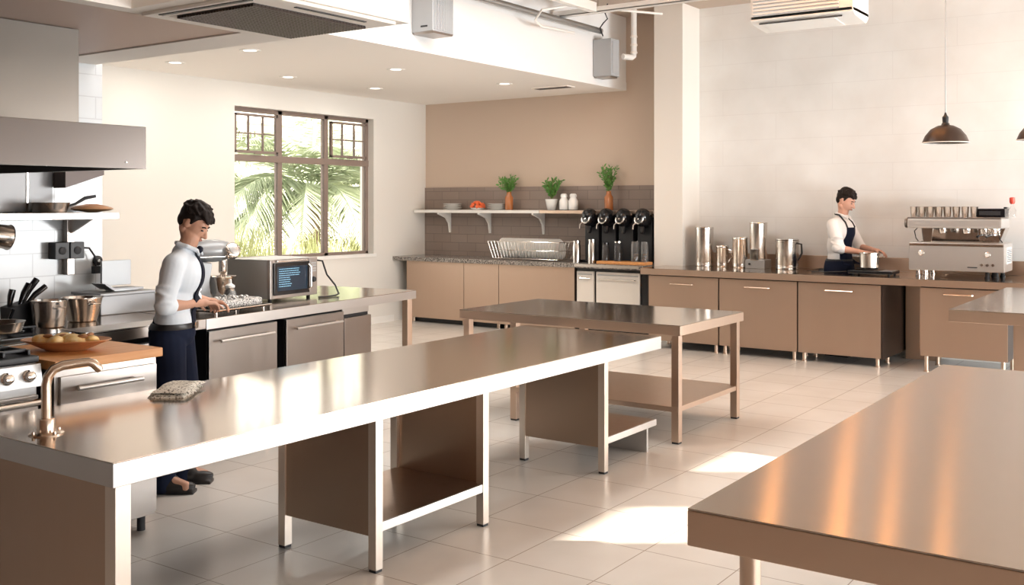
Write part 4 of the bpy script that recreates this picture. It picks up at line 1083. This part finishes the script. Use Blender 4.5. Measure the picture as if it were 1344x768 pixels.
tag(b.build('tall_grass', 'pale_grass', None, smooth=False), 'tall pale yellow green grass growing below the palms outside', 'grass', kind='stuff')
hs = thing('neighbour_house', 'pale house with a wide eave beyond the garden palms', 'house', (20, 27, -.2))
MB().box(-9, 0, 0, 14, 3, 3.6).build('wall', 'house_white', hs)
MB().box(-9.6, -.9, 3.6, 14.6, 3.5, 3.8).box(-9.6, -.9, 4.5, 14.6, 3.5, 4.58).build('eave', 'house_eave', hs)
MB().box(-9, 0, 3.8, 14, 3, 6.5).build('upper_wall', 'house_white', hs)
# ------------------------------------------------------------------ people
def remeshed(mb, name, m, parent, voxel, smooth_it=4, fac=.5, decimate=None):
    o = mb.build(name + '_raw', m, None, smooth=False)
    md = o.modifiers.new('r', 'REMESH'); md.mode = 'VOXEL'; md.voxel_size = voxel
    if smooth_it:
        ms = o.modifiers.new('s', 'SMOOTH'); ms.factor = fac; ms.iterations = smooth_it
    if decimate:
        d = o.modifiers.new('d', 'DECIMATE'); d.ratio = decimate
    dg = bpy.context.evaluated_depsgraph_get(); dg.update()
    me = bpy.data.meshes.new_from_object(o.evaluated_get(dg))
    old = o.data; bpy.data.objects.remove(o); bpy.data.meshes.remove(old)
    me.name = name
    n = bpy.data.objects.new(name, me); COL.objects.link(n)
    me.materials.clear(); me.materials.append(MATS[m])
    for p in me.polygons: p.use_smooth = True
    if parent is not None: n.parent = parent
    return n
def bvh(o): 
    me = o.data; return BVHTree.FromPolygons([v.co.copy() for v in me.vertices], [tuple(p.vertices) for p in me.polygons])
def drape(name, m, parent, trees, rows, thick=.006, off=.004):
    """cloth strip laid on the body: rows = list of lists of (origin, direction) rays aimed at the body"""
    b = MB(); gt_, gb = [], []
    for row in rows:
        a_, c_ = [], []
        for (o_, d_) in row:
            d_ = Vector(d_).normalized(); best = None
            for t in trees:
                h = t.ray_cast(Vector(o_), d_, 1.5)
                if h[0] is not None and (best is None or h[3] < best[1]): best = (h[0], h[3])
            p = best[0] if best else Vector(o_) + d_ * .3
            a_.append(p - d_ * (off + thick)); c_.append(p - d_ * off * .2)
        gt_.append(a_); gb.append(c_)
    for _ in range(2):   # relax
        for g_ in (gt_, gb):
            n_ = [[v.copy() for v in r_] for r_ in g_]
            for i in range(1, len(g_) - 1):
                for j in range(len(g_[0])):
                    n_[i][j] = (g_[i - 1][j] + g_[i + 1][j] + g_[i][j] * 2) / 4
            for i in range(len(g_)):
                for j in range(len(g_[0])): g_[i][j] = n_[i][j]
    T = [[b.b.verts.new(v) for v in r_] for r_ in gt_]; B = [[b.b.verts.new(v) for v in r_] for r_ in gb]
    nr, nc = len(T), len(T[0])
    for i in range(nr - 1):
        for j in range(nc - 1):
            b.b.faces.new((T[i][j], T[i][j + 1], T[i + 1][j + 1], T[i + 1][j])); b.b.faces.new((B[i][j], B[i + 1][j], B[i + 1][j + 1], B[i][j + 1]))
    for i in range(nr - 1):
        b.b.faces.new((T[i][0], T[i + 1][0], B[i + 1][0], B[i][0])); b.b.faces.new((T[i][-1], B[i][-1], B[i + 1][-1], T[i + 1][-1]))
    for j in range(nc - 1):
        b.b.faces.new((T[0][j], B[0][j], B[0][j + 1], T[0][j + 1])); b.b.faces.new((T[-1][j], T[-1][j + 1], B[-1][j + 1], B[-1][j]))
    return b.build(name, m, parent)
def V(*a): return Vector(a)
def hand(b, wrist, fwd, palm_n, side, curl=.5, k=1.0):
    """wrist point, direction of the fingers, palm normal (towards what is held), side of the thumb"""
    f = fwd.normalized(); n = (palm_n - f * palm_n.dot(f)).normalized(); s = side - f * side.dot(f) - n * side.dot(n); s.normalize()
    b.cap(wrist - f * .01, wrist + f * .03, .024 * k, .026 * k)
    for j in (-1.5, -.5, .5, 1.5):
        b.cap(wrist + f * .02 + s * j * .012 * k, wrist + (f * .085 + s * j * .019) * k, .0155 * k, .0125 * k, 10)
    lens = {-1.5: .058, -.5: .070, .5: .076, 1.5: .068}
    for j in (-1.5, -.5, .5, 1.5):
        p = wrist + (f * .085 + s * j * .0205) * k; a = .25 * curl; L = lens[j] * k
        for q, (fr_, rr) in enumerate(((.45, .0095), (.30, .0088), (.25, .0080))):
            a += curl * (.45 + .12 * q)
            d = (f * math.cos(a) + n * math.sin(a) + s * .05 * j).normalized()
            e = p + d * L * fr_ * 1.05; b.cap(p, e, rr * k, rr * .92 * k, 10); p = e
    # thumb leaves the side of the palm
    p = wrist + (f * .03 + s * .022 + n * .006) * k
    for (df, ds, dn, L, rr) in ((.62, .70, .30, .038, .0135), (.85, .35, .45, .030, .0115), (.9, .05, .5, .024, .0098)):
        d = (f * df + s * ds + n * dn).normalized(); e = p + d * L * k; b.cap(p, e, rr * k, rr * .9 * k, 10); p = e
def person(label, loc, rz, P, sc=1.0):
    root = thing('person', label, 'person', loc, rz); root.scale = (sc,) * 3
    lean = P['lean']; hipz = .93
    def T(x, y, z):   # torso lean about the hip
        dz = z - hipz
        if dz <= 0: return V(x, y, z)
        return V(x + math.sin(lean) * dz, y, hipz + math.cos(lean) * dz) if abs(lean) > 1e-6 else V(x, y, z)
    sk, sh, tr = MB(), MB(), MB()
    # ---- body (one skin)
    neck0, neck1 = T(-.01, 0, 1.42), T(.015, 0, 1.52)
    for q in (0,):
        sk.cap(T(0, 0, 1.0), T(0, 0, 1.33), .085, .09); sk.ball(T(0, 0, .95), (.09, .135, .10)); sk.ball(T(0, 0, 1.28), (.085, .145, .13))
        sk.cap(neck0, neck1, .058, .054)
    SH = {s: T(-.01, s * .175, 1.385) for s in (-1, 1)}
    for s in (-1, 1):
        el, wr = V(*P['elbow'][s]), V(*P['wrist'][s])
        sk.cap(T(0, s * .08, 1.37), SH[s], .055, .05)
        sk.cap(SH[s], el, .047, .038); sk.cap(el, el.lerp(wr, .35), .038, .037); sk.cap(el.lerp(wr, .35), wr, .037, .0245)
        hf = V(*P['hand'][s]); hand(sk, wr, hf, V(*P['palm'][s]), V(*P['thumb'][s]), P.get('curl', .6), 1.0)
        kn = V(*P['knee'][s]); an = V(*P['ankle'][s]); hp_ = V(0, s * .09, .92)
        sk.cap(hp_, kn, .08, .052); sk.cap(kn, kn.lerp(an, .3), .052, .055); sk.cap(kn.lerp(an, .3), an, .055, .036)
        sk.cap(an, an + V(.14, s * .02, -.045), .036, .03)
    # ---- head
    hc = V(*P['head']); H = Matrix.Rotation(P.get('yaw', 0), 3, 'Z') @ Matrix.Rotation(P['pitch'], 3, 'Y') @ Matrix.Rotation(P.get('roll', 0), 3, 'X')
    def h(x, y, z): return hc + H @ V(x, y, z)
    sk.cap(neck1, h(-.02, 0, -.03), .054, .056)
    sk.ball(h(-.012, 0, .035), (.096, .076, .088), H, 24, 16)       # skull
    sk.ball(h(.022, 0, -.01), (.070, .066, .088), H, 22, 14)        # face
    sk.cap(h(.036, -.018, -.082), h(.036, .018, -.082), .026, .026) # jaw/chin
    sk.cap(h(-.02, -.05, -.045), h(.03, -.026, -.080), .026, .022); sk.cap(h(-.02, .05, -.045), h(.03, .026, -.080), .026, .022)
    sk.cap(h(.062, -.03, .028), h(.062, .03, .028), .020, .020)     # brow
    sk.cap(h(.084, 0, .018), h(.108, 0, -.022), .009, .0125)        # nose
    sk.ball(h(.094, -.012, -.026), .009); sk.ball(h(.094, .012, -.026), .009)
    sk.ball(h(.083, 0, -.052), (.012, .024, .009), H)
    for s in (-1, 1):
        sk.ball(h(-.008, s * .076, .004), (.018, .009, .030), H @ Matrix.Rotation(s * -.3, 3, 'Z'))
        sk.ball(h(.055, s * .034, -.018), (.024, .020, .020), H)    # cheek
    body = remeshed(sk, 'body', P['skin'], root, .0055, 3)
    for s in (-1, 1):
        MB().ball(h(.079, s * .030, .010), (.009, .013, .0055), H).build('eye', 'eye', body)
        MB().tube([h(.084, s * .014, .030), h(.084, s * .030, .036), h(.074, s * .048, .030)], .0042, 8).build('eyebrow', 'hair', body)
    MB().tube([h(.091, -.020, -.052), h(.097, 0, -.050), h(.091, .020, -.052)], [.003, .006, .003], 8).ball(h(.091, 0, -.058), (.006, .017, .0045), H).build('lips', 'lips', body)
    # ---- hair
    hr = MB(); rng = random.Random(P['seed'])
    hr.ball(h(-.022, 0, .050), (.096, .080, .084), H, 24, 16)
    hr.ball(h(-.058, 0, .008), (.050, .068, .062), H, 20, 14)
    for k in range(90):
        a = rng.uniform(-2.4, 2.4) + PI if k % 3 else rng.uniform(-1, 1); e = rng.uniform(.25, 1.45)
        x, y, z = math.cos(a) * math.cos(e), math.sin(a) * math.cos(e), math.sin(e)
        p = h(-.024 + x * .094, y * .080, .054 + z * .088); q = h(-.024 + x * .098 + .026, y * .085 + rng.uniform(-.012, .012), .050 + z * .096 + rng.uniform(-.012, .004))
        hr.cap(p, q, .012, .006, 8)
    for k in range(9):   # fringe
        y = -.05 + k * .0125; hr.cap(h(.03, y * .9, .108), h(.078 + P.get('fringe', 0), y, .070 + .012 * math.sin(k * 2)), .018, .009, 8)
    for s in (-1, 1): hr.cap(h(.012, s * .070, .055), h(.008, s * .074, .015), .014, .008, 8)
    remeshed(hr, 'hair', 'hair', root, .005, 9)
    # ---- shirt
    sh.ball(T(0, 0, 1.30), (.125, .182, .15), Matrix.Rotation(lean, 3, 'Y'), 24, 18)
    sh.ball(T(-.015, 0, 1.16), (.112, .158, .20), Matrix.Rotation(lean, 3, 'Y'), 24, 18); sh.ball(T(0, 0, 1.02), (.116, .152, .12), None, 24, 16)
    for s in (-1, 1):
        el, wr = V(*P['elbow'][s]), V(*P['wrist'][s])
        sh.cap(T(-.01, s * .06, 1.40), T(-.01, s * .165, 1.375), .06, .066)
        sh.cap(T(-.01, s * .165, 1.37), el, .068, .056); cf = el.lerp(wr, P['sleeve'])
        sh.cap(el, cf, .056, .050)
        d_ = (wr - el).normalized(); 
        sh.cap(cf - d_ * .035, cf, .056, .057)
        for k in range(5):      # creases about the elbow
            u = SH[s].lerp(el, .55 + k * .1); sh.ball(u + V(rng.uniform(-.02, .02), s * .02, rng.uniform(-.02, .02)), (.058, .05, .016), Euler((rng.uniform(-.6, .6), rng.uniform(-.6, .6), 0)).to_matrix())
    sh.cap(T(-.012, 0, 1.43), T(.0, 0, 1.462), .070, .064)
    shirt = remeshed(sh, 'shirt', P['shirt'], root, .0075, 5)
    # collar
    cb = MB(); cc = T(.0, 0, 1.478)
    for s in (-1, 1):
        cb.tube([cc + V(-.062, 0, .018), cc + V(-.035, s * .055, .014), cc + V(.02, s * .060, -.002), cc + V(.072, s * .030, -.028), cc + V(.088, s * .038, -.060)], [.014, .015, .015, .014, .006], 8)
    remeshed(cb, 'collar', P['shirt'], shirt, .005, 2)
    # ---- trousers
    tr.ball(V(0, 0, .945), (.135, .178, .11), None, 24, 16)
    for s in (-1, 1):
        kn = V(*P['knee'][s]); an = V(*P['ankle'][s]); hp_ = V(0, s * .088, .90)
        tr.cap(hp_, kn, .108, .082); tr.cap(kn, an + V(.0, 0, -.035), .082, .066)
    tr.cap(V(0, 0, .93), V(0, 0, 1.0), .10, .115)
    trs = remeshed(tr, 'trousers', 'navy', root, .009, 6)
    for s in (-1, 1):
        an = V(*P['ankle'][s])
        sb2 = MB(); sb2.ball(an + V(.06, s * .008, -.045), (.14, .048, .035)); sb2.ball(an + V(-.02, 0, -.02), (.06, .046, .06)); sb2.cap(an + V(.0, 0, 0), an + V(.06, 0, -.03), .05, .045); sb2.box(an.x - .075, an.y - .04, .0, an.x + .19, an.y + .045, .022)
        remeshed(sb2, 'shoe', 'leather', root, .008, 2)
    return root, body, shirt, trs, T, h
# man in shirt and tie at the left counter
P1 = dict(lean=.16, head=(.12, .03, 1.60), pitch=.62, yaw=-.15, roll=0, skin='skin', shirt='shirt', seed=3, sleeve=.12, curl=.75, fringe=.006,
          elbow={-1: (.02, -.215, 1.125), 1: (.03, .27, 1.13)}, wrist={-1: (.16, .05, 1.12), 1: (.12, .36, 1.10)},
          hand={-1: (.45, .85, -.10), 1: (.85, .15, -.1)}, palm={-1: (.1, .1, -1), 1: (0, -.2, -1)}, thumb={-1: (-1, .4, -.2), 1: (-.3, -1, -.2)},
          knee={-1: (.035, -.10, .50), 1: (.06, .10, .50)}, ankle={-1: (-.02, -.105, .09), 1: (.02, .12, .09)})
man, mbody, mshirt, mtr, T, h = person('man in a white shirt and dark tie working at the steel worktop', (3.68, 4.93, 0), R(-54), P1, .94)
trees = [bvh(mshirt), bvh(mbody)]
rows = []
for k in range(26):
    q = k / 25; z = 1.452 - q * .50; w = .018 + .026 * min(1, q * 1.15) if k > 2 else .024
    if k >= 24: w *= .45
    c0 = T(.45, .005 + .01 * q, z)
    rows.append([(c0 + V(0, j * w, 0), (-1, 0, 0)) for j in (-1, -.5, 0, .5, 1)])
drape('tie', 'navy_tie', man, trees, rows)
MB().ball(T(.082, .004, 1.455), (.020, .022, .022)).build('tie_knot', 'navy_tie', man)
t2 = [bvh(mtr), bvh(mshirt)]
rows = []
for k in range(41):
    a = 2 * PI * k / 40; rows.append([(V(.4 * math.cos(a), .4 * math.sin(a), z), (-math.cos(a), -math.sin(a), 0)) for z in (.975, .99, 1.008)])
bl = drape('belt', 'leather', man, t2, rows, .004, .003)
MB().box(.142, -.022, .970, .154, .022, 1.012).build('buckle', 'polish', bl, .004)
b = MB()
for k in range(7):
    z = 1.42 - k * .062
    hh = trees[0].ray_cast(T(.5, .036, z), V(-1, 0, 0))
    if hh[0]: b.ball(hh[0] + V(.002, 0, 0), .005, u=8, v=6)
b.build('buttons', 'white_paint', mshirt)

# cook in an apron behind the right worktop
P2 = dict(lean=.06, head=(.075, .0, 1.615), pitch=.42, yaw=.05, roll=0, skin='skin_pale', shirt='white_shirt', seed=11, sleeve=.05, curl=.6, fringe=-.004,
          elbow={-1: (.12, -.225, 1.13), 1: (.12, .235, 1.13)}, wrist={-1: (.335, -.125, 1.09), 1: (.37, .055, 1.11)},
          hand={-1: (.9, .30, -.10), 1: (.9, -.10, -.15)}, palm={-1: (0, .35, -1), 1: (0, -.35, -1)}, thumb={-1: (-.2, 1, -.3), 1: (-.2, -1, -.3)},
          knee={-1: (.02, -.10, .50), 1: (.02, .10, .50)}, ankle={-1: (-.02, -.11, .09), 1: (-.02, .11, .09)})
ck, cbody, cshirt, ctr, T, h = person('cook in a white shirt and black apron holding the pot on the black hob', (11.06, 3.42, 0), R(-100), P2, 1.02)
trees = [bvh(cshirt), bvh(ctr), bvh(cbody)]
ap = []
rows = []
for k in range(14):   # bib
    z = 1.345 - k * .03; w = .085 + .05 * (k / 13) ** 1.3
    c0 = T(.5, 0, z); rows.append([(c0 + V(0, j * w / 4, 0), (-1, 0, 0)) for j in range(-4, 5)])
bib = drape('apron', 'navy', ck, [trees[0]], rows, .006, .005)
rows = []
for k in range(16):   # skirt wraps round
    z = 1.0 - k * .035; flare = .155 + .022 * k / 15
    rows.append([(V(0, 0, z) + V(.5 * math.cos(a), .5 * math.sin(a), 0), (-math.cos(a), -math.sin(a), 0)) for a in [R(-150 + 300 * j / 30) for j in range(31)]])
drape('apron_skirt', 'navy', bib, trees[:2], rows, .008, .006)
rows = []
for k in range(49):
    a = 2 * PI * k / 48; rows.append([(V(.4 * math.cos(a), .4 * math.sin(a), z), (-math.cos(a), -math.sin(a), 0)) for z in (.992, 1.0, 1.012)])
drape('apron_tie', 'black', bib, trees[:2], rows, .008, .007)
b = MB()
for s in (-1, 1):
    pts = [T(.5, s * .082, 1.345), T(.5, s * .075, 1.40), T(.5, s * .068, 1.44)]
    pp = []
    for p in pts:
        hh = trees[0].ray_cast(p, V(-1, 0, 0)); 
        if hh[0]: pp.append(hh[0] + V(.008, 0, 0))
    pp += [T(.01, s * .078, 1.475), T(-.05, s * .055, 1.485), T(-.075, 0, 1.485)]
    b.tube(pp, .009, 8)
b.build('neck_strap', 'black', bib)
